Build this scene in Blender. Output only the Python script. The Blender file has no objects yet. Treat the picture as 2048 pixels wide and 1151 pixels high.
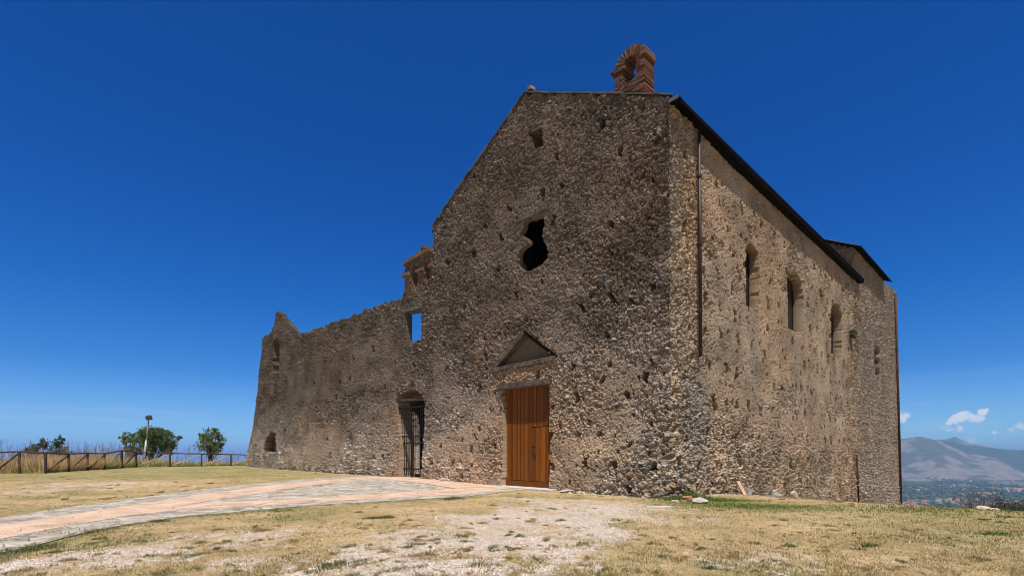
import bpy, math, random
import numpy as np
from mathutils import Vector, Matrix
random.seed(7)
RNG = np.random.default_rng(11)
scene = bpy.context.scene
rad = math.radians

# ------------------------------------------------------------------ camera
EYE = 1.6
FPX = 1020.0                     # focal length in pixels of a 2048 wide frame
CX0, HZ = 1024.0, 905.0          # principal column and horizon row
cam = bpy.data.cameras.new('camera')
cam.sensor_width = 36.0
cam.lens = 36.0 * FPX / 2048.0
cam.shift_y = (HZ - 575.5) / 2048.0
cam.clip_start = 0.1
cam.clip_end = 200000.0
camo = bpy.data.objects.new('camera', cam)
camo.location = (0, 0, EYE)
camo.rotation_euler = (rad(90), 0, 0)
scene.collection.objects.link(camo)
scene.camera = camo

# ------------------------------------------------------------------ light
VPL = 40.0
_n = math.hypot(CX0 - VPL, FPX)
A_, B_ = (CX0 - VPL) / _n, FPX / _n
DL = np.array([-A_, B_, 0.0])    # along the facade, to the left
DR = np.array([B_, A_, 0.0])     # along the side wall, away
NR = np.array([A_, -B_, 0.0])    # out of the side wall
NF = np.array([-B_, -A_, 0.0])   # out of the facade
CC = np.array([5.48, 17.7, 0.0]) # the near corner
SUN = 0.32 * NR + 0.245 * NF + np.array([0, 0, 1.0])
SUN /= np.linalg.norm(SUN)
sun_el = math.asin(SUN[2])
sun_az = math.atan2(SUN[0], SUN[1])      # from +Y, clockwise
sl = bpy.data.lights.new('sun', 'SUN')
sl.energy = 5.0
sl.angle = rad(0.53)
sl.color = (1.0, 0.95, 0.87)
so = bpy.data.objects.new('sun', sl)
so.rotation_euler = Vector(-SUN).to_track_quat('-Z', 'Y').to_euler()
so.location = (0, 0, 60)
scene.collection.objects.link(so)

w = bpy.data.worlds.new("World")
scene.world = w
w.use_nodes = True
nt = w.node_tree
nt.nodes.clear()
N = nt.nodes.new
def wl(a, b): nt.links.new(a, b)
out = N('ShaderNodeOutputWorld'); bg = N('ShaderNodeBackground')
sky = N('ShaderNodeTexSky'); sky.sky_type = 'NISHITA'; sky.sun_disc = False
sky.sun_elevation = sun_el; sky.sun_rotation = sun_az
sky.altitude = 200; sky.air_density = 1.0; sky.dust_density = 0.2; sky.ozone_density = 2.5
hs = N('ShaderNodeHueSaturation'); hs.inputs['Saturation'].default_value = 1.0; hs.inputs['Value'].default_value = 1.0
tc = N('ShaderNodeTexCoord'); sep = N('ShaderNodeSeparateXYZ')
wl(tc.outputs['Generated'], sep.inputs[0])
ramp = N('ShaderNodeValToRGB')           # polarised, deep blue summer sky: multiplies the Nishita sky by elevation
wl(sep.outputs[2], ramp.inputs[0])
SKYRAMP = [(0.0, (0.42, 0.85, 1.45)), (0.06, (0.36, 0.70, 1.22)), (0.14, (0.12, 0.50, 1.05)), (0.26, (0.015, 0.42, 1.02)),
           (0.42, (0.0, 0.36, 0.99)), (0.68, (0.0, 0.36, 0.95)), (0.80, (0.10, 0.30, 0.75)), (1.0, (0.42, 0.42, 0.60))]  # topmost stops, above the frame, paled to take blue out of the shadows
el = ramp.color_ramp.elements
el[0].position = SKYRAMP[0][0]; el[0].color = (*SKYRAMP[0][1], 1)
el[1].position = SKYRAMP[-1][0]; el[1].color = (*SKYRAMP[-1][1], 1)
for p, c in SKYRAMP[1:-1]:
    e = el.new(p); e.color = (*c, 1)
mul = N('ShaderNodeMix'); mul.data_type = 'RGBA'; mul.blend_type = 'MULTIPLY'; mul.inputs[0].default_value = 1.0
back_sky = N('ShaderNodeMapRange'); back_sky.interpolation_type = 'SMOOTHSTEP'; wl(sep.outputs[1], back_sky.inputs[0])   # unseen sky behind the camera tinted greyer, so shadows go less blue
back_sky.inputs[1].default_value = 0.25; back_sky.inputs[2].default_value = -0.35; back_sky.inputs[3].default_value = 0; back_sky.inputs[4].default_value = 1
pm = N('ShaderNodeMix'); pm.data_type = 'RGBA'; wl(back_sky.outputs[0], pm.inputs[0]); wl(ramp.outputs[0], pm.inputs[6]); pm.inputs[7].default_value = (0.46, 0.42, 0.45, 1)
wl(sky.outputs[0], mul.inputs[6]); wl(pm.outputs[2], mul.inputs[7])
# clouds: soft blobs placed by direction, broken up by noise
def vmath(op, a, b=None):
    n = N('ShaderNodeVectorMath'); n.operation = op
    for i, v in enumerate((a, b)):
        if v is None: continue
        if hasattr(v, 'links'): wl(v, n.inputs[i])
        else: n.inputs[i].default_value = v
    return n
def wm(op, a, b=None, c=None):
    n = N('ShaderNodeMath'); n.operation = op
    for i, v in enumerate((a, b, c)):
        if v is None: continue
        if hasattr(v, 'links'): wl(v, n.inputs[i])
        else: n.inputs[i].default_value = v
    return n.outputs[0]
def pdir(px, py):
    d = np.array([(px - CX0) / FPX, 1.0, (HZ - py) / FPX]); return d / np.linalg.norm(d)
az = wm('ARCTAN2', sep.outputs[0], sep.outputs[1])
elv = wm('ARCSINE', sep.outputs[2])
noi = N('ShaderNodeTexNoise'); noi.inputs['Scale'].default_value = 95; noi.inputs['Detail'].default_value = 8
noi.inputs['Roughness'].default_value = 0.6
wl(tc.outputs['Generated'], noi.inputs['Vector'])
nz = wm('SUBTRACT', noi.outputs[0], 0.5)
CLOUDS = [(1905, 841, 14, 9, 1), (1925, 834, 22, 12, 1), (1945, 836, 22, 9, 1), (1966, 823, 12, 7, 1), (1975, 818, 6, 4, .8), (1900, 852, 20, 5, .35), (1913, 857, 18, 6, .3),
          (1806, 832, 13, 11, .8), (1990, 866, 14, 6, .45), (2015, 860, 12, 5, .38), (2045, 852, 14, 8, .35), (1985, 893, 60, 6, .25), (1945, 880, 30, 8, .22)]
dens = None
for (px, py, sx, sy, k) in CLOUDS:
    d = pdir(px, py); a0 = math.atan2(d[0], d[1]); e0 = math.asin(d[2])
    rr = math.hypot(1, (px - CX0) / FPX)
    sx *= .85; sy *= .8; ka = FPX * rr * rr / sx; ke = FPX * rr / sy
    da = wm('MULTIPLY', wm('SUBTRACT', az, a0), ka); de = wm('MULTIPLY', wm('SUBTRACT', elv, e0), ke)
    r2 = wm('ADD', wm('MULTIPLY', da, da), wm('MULTIPLY', de, de))
    g = wm('MULTIPLY', wm('SUBTRACT', 1.35, wm('MULTIPLY', r2, .6)), k)
    dens = g if dens is None else wm('MAXIMUM', dens, g)
dens2 = wm('ADD', wm('MAXIMUM', dens, -1), wm('MULTIPLY', nz, 4.2))
mr = N('ShaderNodeMapRange'); mr.interpolation_type = 'SMOOTHSTEP'
wl(dens2, mr.inputs[0]); mr.inputs[1].default_value = 0.12; mr.inputs[2].default_value = 1.15; mr.inputs[3].default_value = 0; mr.inputs[4].default_value = 0.8
# thin cirrus streaks
mapn = N('ShaderNodeMapping'); mapn.inputs['Scale'].default_value = (6, 6, 85)
mapn.inputs['Rotation'].default_value = (0.02, -0.06, 0)
wl(tc.outputs['Generated'], mapn.inputs[0])
no2 = N('ShaderNodeTexNoise'); no2.inputs['Scale'].default_value = 1.0; no2.inputs['Detail'].default_value = 5
wl(mapn.outputs[0], no2.inputs['Vector'])
m2 = N('ShaderNodeMapRange'); wl(no2.outputs[0], m2.inputs[0]); m2.inputs[1].default_value = 0.55; m2.inputs[2].default_value = 0.8; m2.inputs[4].default_value = 0.34
m3 = N('ShaderNodeMapRange'); wl(sep.outputs[2], m3.inputs[0]); m3.inputs[1].default_value = 0.02; m3.inputs[2].default_value = 0.13; m3.inputs[3].default_value = 1; m3.inputs[4].default_value = 0
cir = wm('MULTIPLY', m2.outputs[0], m3.outputs[0])
cmix = N('ShaderNodeMix'); cmix.data_type = 'RGBA'
wl(cir, cmix.inputs[0]); wl(mul.outputs[2], cmix.inputs[6]); cmix.inputs[7].default_value = (7.0, 7.6, 8.6, 1)
cmix2 = N('ShaderNodeMix'); cmix2.data_type = 'RGBA'
wl(mr.outputs[0], cmix2.inputs[0]); wl(cmix.outputs[2], cmix2.inputs[6]); cmix2.inputs[7].default_value = (8.2, 8.1, 8.6, 1)
wl(cmix2.outputs[2], bg.inputs[0])
bg.inputs[1].default_value = 0.095
wl(bg.outputs[0], out.inputs[0])

scene.view_settings.view_transform = 'Standard'
scene.view_settings.look = 'None'
scene.view_settings.exposure = 0.15
scene.view_settings.gamma = 1.0
scene.cycles.max_bounces = 6
scene.cycles.volume_bounces = 1
scene.cycles.use_denoising = True
scene.cycles.volume_max_steps = 64
scene.cycles.filter_width = 0.9

# ------------------------------------------------------------------ maths helpers
def sstep(a, b, x):
    t = np.clip((np.asarray(x, float) - a) / (b - a), 0, 1); return t * t * (3 - 2 * t)
def h2(i, j, s):
    i = i.astype(np.int64); j = j.astype(np.int64)
    n = (i * 374761393 + j * 668265263 + s * 1274126177) & 0xffffffff
    n = ((n ^ (n >> 13)) * 1103515245) & 0xffffffff
    n = ((n ^ (n >> 15)) * 1597334677) & 0xffffffff
    return ((n ^ (n >> 16)) & 0xffffff) / float(0x1000000)
def vnoise(x, y, s=0):
    xi = np.floor(x); yi = np.floor(y); fx = x - xi; fy = y - yi
    fx = fx * fx * (3 - 2 * fx); fy = fy * fy * (3 - 2 * fy)
    a = h2(xi, yi, s); b = h2(xi + 1, yi, s); c = h2(xi, yi + 1, s); d = h2(xi + 1, yi + 1, s)
    return a + (b - a) * fx + (c - a) * fy + (a - b - c + d) * fx * fy
def fbm(x, y, s=0, o=4):
    v = 0; a = 0.5; t = 0
    for k in range(o):
        v = v + a * vnoise(x * 2 ** k + 17.3 * k, y * 2 ** k - 9.1 * k, s + k); t += a; a *= 0.5
    return v / t
def worley(x, y, s):
    """F1, F2, cell hash, offset to the nearest seed"""
    xi = np.floor(x); yi = np.floor(y)
    f1 = np.full(x.shape, 9.0); f2 = np.full(x.shape, 9.0); idh = np.zeros(x.shape); ox = np.zeros(x.shape); oy = np.zeros(x.shape)
    for dj in (-1, 0, 1):
        for di in (-1, 0, 1):
            ci = xi + di; cj = yi + dj
            px = ci + 0.1 + 0.8 * h2(ci, cj, s); py = cj + 0.1 + 0.8 * h2(ci, cj, s + 1)
            dx = x - px; dy = y - py; d = np.sqrt(dx * dx + dy * dy)
            hh = h2(ci, cj, s + 2)
            nearer = d < f1
            f2 = np.where(nearer, f1, np.minimum(f2, d))
            idh = np.where(nearer, hh, idh); ox = np.where(nearer, dx, ox); oy = np.where(nearer, dy, oy)
            f1 = np.where(nearer, d, f1)
    return f1, f2, idh, ox, oy
def inpoly(x, y, P):
    r = np.zeros(x.shape, bool); n = len(P)
    for i in range(n):
        x1, y1 = P[i]; x2, y2 = P[(i + 1) % n]
        if y1 == y2: continue
        c = ((y1 > y) != (y2 > y)) & (x < (x2 - x1) * (y - y1) / (y2 - y1) + x1)
        r ^= c
    return r
# picture row/column -> the facade plane (t to the left, height) and the side plane (s away, height)
def fac(px, py, off=0.0):
    r = (px - CX0) / FPX; c = CC + NF * off
    t = (c[0] - r * c[1]) / (A_ + r * B_); return t, EYE + (HZ - py) * (c[1] + B_ * t) / FPX
def sid(px, py, off=0.0):
    r = (px - CX0) / FPX; c = CC + NR * off
    s = (r * c[1] - c[0]) / (B_ - r * A_); return s, EYE + (HZ - py) * (c[1] + A_ * s) / FPX
def FP(t, z, out=0.0): return CC + DL * t + NF * out + np.array([0, 0, z])
def SP(s, z, out=0.0): return CC + DR * s + NR * out + np.array([0, 0, z])

# ------------------------------------------------------------------ terrain
def hgt(X, Y):
    X = np.asarray(X, float); Y = np.asarray(Y, float)
    dx = X - CC[0]; dy = Y - CC[1]
    s = dx * DR[0] + dy * DR[1]; wv = dx * NR[0] + dy * NR[1]
    h = 0.15 * sstep(19, 28, Y) * sstep(2, -6, X) + 0.14 * sstep(-20, -30, X) * sstep(28, 36, Y)
    q = np.clip(s - 2.5, 0, 60)
    h = h - 0.088 * (q - 1.5 * (1 - np.exp(-q / 1.5))) - 0.03 * np.clip(wv, 0, 60) * sstep(2, 14, s)
    h = h + 0.05 * (fbm(X * .25, Y * .25, 5, 3) - .5) * sstep(4, 12, np.hypot(X, Y))
    e = np.maximum(np.maximum(-X - 39.5, Y - 62 - 0.25 * np.clip(-X, 0, 60)), np.maximum(s - 43.5, wv - 60))
    e = np.maximum(e, -Y - 80)
    e = np.clip(e, 0, None)
    drop = 0.55 * e * e / (e + 6)
    drop = drop * (0.8 + 0.4 * fbm(X * .02, Y * .02, 9, 4))
    return h - drop
def h1(x, y): return float(hgt(np.array([x]), np.array([y]))[0])
def unproj(px, py, lift=0.0):
    r = np.array([(px - CX0) / FPX, 1.0, (HZ - py) / FPX])
    Z = 20.0
    for _ in range(60):
        hz = h1(r[0] * Z, Z) + lift
        Zn = (hz - EYE) / r[2]
        Z = 0.5 * Z + 0.5 * min(max(Zn, 2), 300)
    return np.array([r[0] * Z, Z, h1(r[0] * Z, Z)])

# ------------------------------------------------------------------ object helpers
def link(o): scene.collection.objects.link(o); return o
def tag(o, label=None, cat=None, group=None, kind=None):
    if label: o['label'] = label
    if cat: o['category'] = cat
    if group: o['group'] = group
    if kind: o['kind'] = kind
    return o
def empty(name, loc=(0, 0, 0), rz=0.0):
    o = bpy.data.objects.new(name, None); o.location = tuple(loc); o.rotation_euler = (0, 0, rz); o.empty_display_size = .3
    return link(o)
def put(name, me, parent=None, mats=()):
    for m in mats: me.materials.append(m)
    o = bpy.data.objects.new(name, me); link(o)
    if parent is not None:
        o.parent = parent; bpy.context.view_layer.update()
        o.matrix_parent_inverse = parent.matrix_world.inverted()
    return o
def npmesh(name, V, F, smooth=True, cols=None, attrs=None):
    """V (n,3); F an (m,k) array, or a list of such arrays"""
    Fs = [f for f in (F if isinstance(F, (list, tuple)) else [F]) if len(f)]
    me = bpy.data.meshes.new(name)
    V = np.ascontiguousarray(V, np.float32)
    me.vertices.add(len(V)); me.vertices.foreach_set('co', V.ravel())
    tot = np.concatenate([np.full(len(f), f.shape[1], np.int32) for f in Fs])
    idx = np.concatenate([np.ascontiguousarray(f, np.int32).ravel() for f in Fs])
    st = np.concatenate([[0], np.cumsum(tot)[:-1]]).astype(np.int32)
    me.loops.add(len(idx)); me.loops.foreach_set('vertex_index', idx)
    me.polygons.add(len(tot)); me.polygons.foreach_set('loop_start', st); me.polygons.foreach_set('loop_total', tot)
    sm = smooth if isinstance(smooth, np.ndarray) else np.full(len(tot), smooth)
    me.polygons.foreach_set('use_smooth', sm.astype(bool))
    if cols is not None:
        a = me.attributes.new('Col', 'FLOAT_COLOR', 'POINT')
        a.data.foreach_set('color', np.concatenate([cols, np.ones((len(V), 1))], 1).astype(np.float32).ravel())
    for k, v in (attrs or {}).items():
        a = me.attributes.new(k, 'FLOAT', 'POINT'); a.data.foreach_set('value', np.ascontiguousarray(v, np.float32))
    me.update(calc_edges=True); me.validate()
    return me
class MB:
    """collects shapes, becomes ONE mesh"""
    def __init__(s): s.v = []; s.f = []; s.c = []; s.n = 0; s.col = None
    def add(s, V, F):
        V = np.asarray(V, float)
        s.v.append(V); s.f += [[i + s.n for i in f] for f in F]; s.n += len(V)
        s.c.append(np.tile(s.col if s.col is not None else (.5, .5, .5), (len(V), 1)))
    def box(s, o, ax, ay, az):
        """corner o and three edge vectors"""
        o, ax, ay, az = (np.asarray(q, float) for q in (o, ax, ay, az))
        V = [o, o + ax, o + ax + ay, o + ay, o + az, o + ax + az, o + ax + ay + az, o + ay + az]
        F = [(0, 3, 2, 1), (4, 5, 6, 7), (0, 1, 5, 4), (1, 2, 6, 5), (2, 3, 7, 6), (3, 0, 4, 7)]
        if np.dot(np.cross(ax, ay), az) < 0: F = [f[::-1] for f in F]
        s.add(V, F)
    def bar(s, p, q, r, n=8, r2=None, jit=0.0, up=(0, 0, 1)):
        p = np.asarray(p, float); q = np.asarray(q, float); r2 = r if r2 is None else r2
        d = q - p; L = np.linalg.norm(d); d /= L
        u = np.cross(d, up)
        if np.linalg.norm(u) < 1e-3: u = np.cross(d, (1, 0, 0))
        u /= np.linalg.norm(u); v = np.cross(u, d)
        k = max(2, int(L / .5) + 1) if jit else 2
        V = []
        for a in range(k):
            t = a / (k - 1); c = p + d * L * t + (u * random.uniform(-1, 1) + v * random.uniform(-1, 1)) * jit
            rr = (r + (r2 - r) * t) * (1 + random.uniform(-1, 1) * jit * 2)
            for i in range(n):
                an = 2 * math.pi * (i + .5) / n; V.append(c + (u * math.cos(an) + v * math.sin(an)) * rr)
        F = []
        for a in range(k - 1):
            for i in range(n):
                j = (i + 1) % n; F.append((a * n + i, a * n + j, (a + 1) * n + j, (a + 1) * n + i))
        F.append(tuple(range(n))[::-1]); F.append(tuple((k - 1) * n + i for i in range(n)))
        s.add(V, F)
    def tube(s, pts, r, n=6):
        for a, b in zip(pts[:-1], pts[1:]): s.bar(a, b, r, n)
    def build(s, name, mat, parent=None, smooth=False, rough=0.0, bevel=0.0):
        V = np.concatenate(s.v)
        if rough: V = V + RNG.normal(0, rough, V.shape)
        me = bpy.data.meshes.new(name); me.from_pydata(V.tolist(), [], s.f)
        if smooth: me.polygons.foreach_set('use_smooth', [True] * len(me.polygons))
        a = me.attributes.new('Col', 'FLOAT_COLOR', 'POINT')
        a.data.foreach_set('color', np.concatenate([np.concatenate(s.c), np.ones((len(V), 1))], 1).astype(np.float32).ravel())
        me.update()
        o = put(name, me, parent, [mat])
        if bevel:
            b = o.modifiers.new('bevel', 'BEVEL'); b.width = bevel; b.segments = 2
        return o

# ------------------------------------------------------------------ materials
def mat(name, base=None, rough=0.9, attr=None, nscale=8.0, namt=0.3, bscale=30.0, bstr=0.3, bdist=0.02, c2=None, metal=0.0, stretch=None, spec=0.3, detail=6, trans=0.0):
    m = bpy.data.materials.new(name); m.use_nodes = True; t = m.node_tree; t.nodes.clear()
    o = t.nodes.new('ShaderNodeOutputMaterial'); p = t.nodes.new('ShaderNodeBsdfPrincipled')
    t.links.new(p.outputs[0], o.inputs[0])
    p.inputs['Roughness'].default_value = rough; p.inputs['Metallic'].default_value = metal
    p.inputs['Specular IOR Level'].default_value = spec
    tcn = t.nodes.new('ShaderNodeTexCoord'); mp = t.nodes.new('ShaderNodeMapping')
    t.links.new(tcn.outputs['Object'], mp.inputs[0])
    if stretch: mp.inputs['Scale'].default_value = stretch
    n = t.nodes.new('ShaderNodeTexNoise'); n.inputs['Scale'].default_value = nscale; n.inputs['Detail'].default_value = detail
    n.inputs['Roughness'].default_value = .65
    t.links.new(mp.outputs[0], n.inputs['Vector'])
    if attr:
        a = t.nodes.new('ShaderNodeAttribute'); a.attribute_name = attr; src = a.outputs['Color']
    else:
        rg = t.nodes.new('ShaderNodeRGB'); rg.outputs[0].default_value = (*base, 1); src = rg.outputs[0]
        if c2:
            mx = t.nodes.new('ShaderNodeMix'); mx.data_type = 'RGBA'
            n3 = t.nodes.new('ShaderNodeTexNoise'); n3.inputs['Scale'].default_value = nscale * .35; n3.inputs['Detail'].default_value = 4
            t.links.new(mp.outputs[0], n3.inputs['Vector'])
            r3 = t.nodes.new('ShaderNodeMapRange'); r3.inputs[1].default_value = .38; r3.inputs[2].default_value = .62
            t.links.new(n3.outputs[0], r3.inputs[0]); t.links.new(r3.outputs[0], mx.inputs[0])
            t.links.new(src, mx.inputs[6]); mx.inputs[7].default_value = (*c2, 1); src = mx.outputs[2]
    mr = t.nodes.new('ShaderNodeMapRange'); mr.inputs[1].default_value = .25; mr.inputs[2].default_value = .75
    mr.inputs[3].default_value = 1 - namt; mr.inputs[4].default_value = 1 + namt
    t.links.new(n.outputs[0], mr.inputs[0])
    mm = t.nodes.new('ShaderNodeVectorMath'); mm.operation = 'SCALE'
    t.links.new(src, mm.inputs[0]); t.links.new(mr.outputs[0], mm.inputs['Scale'])
    t.links.new(mm.outputs[0], p.inputs['Base Color'])
    if bstr:
        nb = t.nodes.new('ShaderNodeTexNoise'); nb.inputs['Scale'].default_value = bscale; nb.inputs['Detail'].default_value = 5; nb.inputs['Roughness'].default_value = .7
        t.links.new(mp.outputs[0], nb.inputs['Vector'])
        b = t.nodes.new('ShaderNodeBump'); b.inputs['Strength'].default_value = bstr; b.inputs['Distance'].default_value = bdist
        t.links.new(nb.outputs[0], b.inputs['Height']); t.links.new(b.outputs[0], p.inputs['Normal'])
    if trans:
        tr = t.nodes.new('ShaderNodeBsdfTranslucent'); ms = t.nodes.new('ShaderNodeMixShader'); ms.inputs[0].default_value = trans
        t.links.new(mm.outputs[0], tr.inputs[0]); t.links.new(p.outputs[0], ms.inputs[1]); t.links.new(tr.outputs[0], ms.inputs[2]); t.links.new(ms.outputs[0], o.inputs[0])
    return m
M = {}
M['masonry'] = mat('masonry', attr='Col', nscale=22, namt=.30, bscale=34, bstr=.6, bdist=.03, rough=.95, spec=.15)
M['brick'] = mat('brick', attr='Col', nscale=9, namt=.35, bscale=40, bstr=.6, bdist=.01, rough=.92, spec=.15)
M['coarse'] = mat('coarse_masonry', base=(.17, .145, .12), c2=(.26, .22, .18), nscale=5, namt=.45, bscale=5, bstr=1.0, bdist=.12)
M['plaster'] = mat('dim_plaster', base=(.16, .125, .095), c2=(.10, .08, .06), nscale=5, namt=.35, bscale=18, bstr=.5, bdist=.02)
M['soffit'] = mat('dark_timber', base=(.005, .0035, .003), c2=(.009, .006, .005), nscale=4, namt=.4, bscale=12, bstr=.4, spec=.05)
M['tiles'] = mat('roof_tile', base=(.16, .075, .045), c2=(.24, .13, .08), nscale=5, namt=.4, bscale=10, bstr=.5)
M['oldwood'] = mat('weathered_wood', base=(.075, .056, .042), c2=(.15, .12, .095), nscale=10, namt=.45, bscale=20, bstr=.8, bdist=.02)
M['greywood'] = mat('grey_wood', base=(.10, .092, .082), c2=(.15, .14, .12), nscale=10, namt=.3, bscale=20, bstr=.5, bdist=.02)
M['iron'] = mat('dark_iron', base=(.018, .018, .02), rough=.55, nscale=12, namt=.3, bstr=.1, metal=.3)
M['pipe'] = mat('brown_pipe', base=(.045, .026, .024), rough=.5, nscale=6, namt=.3, bstr=.1)
M['rust'] = mat('rust_pipe', base=(.11, .036, .018), c2=(.05, .02, .012), rough=.8, nscale=9, namt=.4, bstr=.2)
M['glass'] = mat('dark_glass', base=(.006, .007, .008), rough=.25, nscale=3, namt=.3, bstr=0, spec=.5)
M['void'] = mat('interior_plaster', base=(.03, .027, .024), nscale=3, namt=.3, bstr=.2)
M['metal'] = mat('zinc', base=(.22, .24, .28), rough=.45, metal=.7, nscale=6, namt=.2, bstr=.1)
M['lamp'] = mat('galvanised', base=(.42, .42, .41), rough=.5, metal=.2, nscale=6, namt=.2, bstr=.1)
M['lampdark'] = mat('lamp_shade', base=(.12, .115, .11), rough=.5, nscale=6, namt=.2, bstr=.1)
M['fence'] = mat('fence_wood', base=(.045, .032, .025), c2=(.085, .062, .048), nscale=9, namt=.4, bscale=22, bstr=.5, bdist=.01)
M['fence_sunlit'] = mat('sunlit_fence_wood', base=(.45, .40, .34), c2=(.36, .31, .25), nscale=9, namt=.3, bscale=22, bstr=.5, bdist=.01)  # paler copy of the fence wood: sunlight painted into some braces
M['bark'] = mat('bark', base=(.09, .07, .05), nscale=12, namt=.4, bscale=20, bstr=.8)
M['leaf'] = mat('leaf', attr='Col', nscale=3, namt=.2, bstr=0, rough=.6, trans=.25)
M['straw'] = mat('straw', attr='Col', nscale=3, namt=.15, bstr=0, rough=.8, trans=.4)
M['pebble'] = mat('pebble', attr='Col', nscale=30, namt=.15, bstr=0, rough=.9)
M['whitestone'] = mat('pale_stone', base=(.50, .46, .40), c2=(.40, .36, .31), nscale=9, namt=.25, bscale=18, bstr=.7, bdist=.02)
M['board'] = mat('raw_plank', base=(.52, .30, .20), c2=(.58, .36, .25), nscale=10, namt=.15, bscale=20, bstr=.2)
M['bucket'] = mat('bucket_plastic', base=(.42, .47, .48), rough=.5, nscale=14, namt=.3, bstr=.2)
M['flag'] = mat('marble_slab', base=(.55, .52, .48), c2=(.46, .43, .39), nscale=6, namt=.2, bscale=18, bstr=.3)
M['house'] = mat('house_paint', attr='Col', nscale=.2, namt=.15, bstr=0)
M['wood'] = mat('valley_trees', attr='Col', nscale=.05, namt=.3, bstr=0, rough=.95, spec=.05)

# the varnished door
def door_mat():
    m = mat('varnished_planks', base=(.21, .062, .012), c2=(.30, .095, .018), nscale=5, namt=.5, bscale=30, bstr=.15, rough=.42, stretch=(3, 3, .35), spec=.35)
    return m
M['door'] = mat('varnished_planks', attr='Col', nscale=5, namt=.35, bscale=30, bstr=.15, rough=.5, stretch=(4, 4, .3), spec=.15)
def dcol(rr):
    k = rr.uniform(.55, 1.3); return (.20 * k, .064 * k, .006 * k)

# ------------------------------------------------------------------ ground
rs = [2.0]
while rs[-1] < 70000:
    r = rs[-1]; rs.append(r * (1.0135 if r < 62 else (1.05 if r < 900 else 1.09)))
rs = np.array(rs)
ang = np.concatenate([np.linspace(-180, -56, 40)[:-1], np.linspace(-56, 56, 800), np.linspace(56, 180, 40)[1:-1]])
ang = np.radians(ang)
R, TH = np.meshgrid(rs, ang, indexing='ij')
GX = R * np.sin(TH); GY = R * np.cos(TH)
GZ = hgt(GX, GY)
land = sstep(rad(2), rad(22), TH) * sstep(rad(178), rad(150), TH)
low = -197.0 * land + -236.0 * (1 - land)
GZ = np.maximum(GZ, low + 0.0)
und = sstep(600, 1500, R) * land
GZ = GZ + und * 10 * (fbm(GX / 500, GY / 500, 31, 3) - .45)
nearf = sstep(70, 45, R)
GZ += nearf * (0.030 * (fbm(GX * 2.2, GY * 2.2, 41, 3) - .5) + .012 * (fbm(GX * 7, GY * 7, 42, 2) - .5))

GRAV = [(1130, 1030, 2.4, 1), (1000, 1048, 2.2, 1), (900, 1078, 1.7, 1), (1185, 1012, 1.9, 1), (1010, 1088, 1.6, 1), (800, 1100, 1.25, 1), (700, 1135, 1.0, .9), (900, 1140, 1.3, 1),
        (1080, 1125, .8, .7), (1150, 1060, 1.2, .9), (390, 1088, 1.2, .62), (250, 1112, .9, .7), (60, 1135, .9, .8), (440, 1076, .9, .6), (1320, 1024, 1.4, .5), (130, 1120, .8, .6), (520, 1120, .6, .4),
        (560, 1060, .9, .35), (1200, 1040, 1.5, .6), (1060, 1006, 1.6, .5), (170, 972, 3, .45), (60, 982, 2.5, .45), (640, 1150, .8, .8), (1500, 1115, .8, .25)]
def gravel(X, Y):
    m = np.zeros(X.shape)
    for (px, py, r, k) in GRAV:
        c = unproj(px, py); d = np.hypot(X - c[0], (Y - c[1]) * .85) / (r * 1.06)
        m = np.maximum(m, k * np.clip(1.25 - d * d, 0, 1))
    n = fbm(X * 1.1, Y * 1.1, 61, 4)
    n2 = fbm(X * 4.5, Y * 4.5, 62, 3)
    n3 = fbm(X * 14, Y * 14, 63, 2)
    return np.clip(m * 1.15 + ((n - .5) * 2.0 + (n2 - .5) * 1.7 + (n3 - .5) * 1.2) * (m > .01) - .30, 0, 1)
def px_lines_dist(X, Y, pts):
    P = [unproj(*p)[:2] for p in pts]; d = np.full(X.shape, 1e3)
    for a, b in zip(P[:-1], P[1:]):
        ab = b - a; L = ab @ ab
        t = np.clip(((X - a[0]) * ab[0] + (Y - a[1]) * ab[1]) / L, 0, 1)
        d = np.minimum(d, np.hypot(X - a[0] - t * ab[0], Y - a[1] - t * ab[1]))
    return d
PATH_LOW = [(-80, 1130), (0, 1108), (52, 1098), (182, 1064), (261, 1050), (391, 1032), (520, 1021), (600, 1014), (942, 993)]
PATH_TOP = [(-80, 1050), (0, 1036), (130, 1015), (261, 997), (391, 979), (520, 966), (737, 950)]
def green(X, Y):
    g = .75 * np.exp(-(px_lines_dist(X, Y, PATH_LOW) / .38) ** 2) * sstep(.3, .6, fbm(X * 1.3, Y * 1.3, 71, 3))
    g = np.maximum(g, .5 * np.exp(-(px_lines_dist(X, Y, PATH_TOP) / .35) ** 2) * sstep(.4, .6, fbm(X * 1.3, Y * 1.3, 72, 3)))
    fz = sstep(24, 33, Y + .35 * (-X - 20) * (X < -20)) * sstep(-4, -16, X)
    g = np.maximum(g, fz * (.10 + .8 * fbm(X * .35, Y * .9, 73, 4)))
    for (px, py, r, k) in [(1400, 1003, 1.5, 1.0), (1460, 1000, 1.3, .7), (1520, 1012, 1.6, .6), (1590, 1016, 1.6, .35), (1370, 994, .8, 1.1), (1810, 1010, 1.6, .9), (1480, 978, .9, .9),
                           (1860, 1030, 3, .4), (1980, 1060, 1.6, .35), (1560, 1150, 1.0, .3), (1150, 1140, 1.0, .3), (150, 938, 5, .5), (400, 934, 6, .6), (1010, 963, .9, .8), (960, 960, 1.2, .6), (1910, 1026, 2.0, .5), (1900, 1075, 1.0, .35)]:
        c = unproj(px, py); g = np.maximum(g, k * np.exp(-(((X - c[0]) ** 2 + (Y - c[1]) ** 2) / r ** 2)) * (.4 + 1.1 * fbm(X * 2, Y * 2, 74, 3)))
    g = np.maximum(g, .42 * sstep(.56, .74, fbm(X * .55 + 9, Y * .55, 75, 4)))
    return np.clip(g, 0, 1)
near = R < 75
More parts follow.
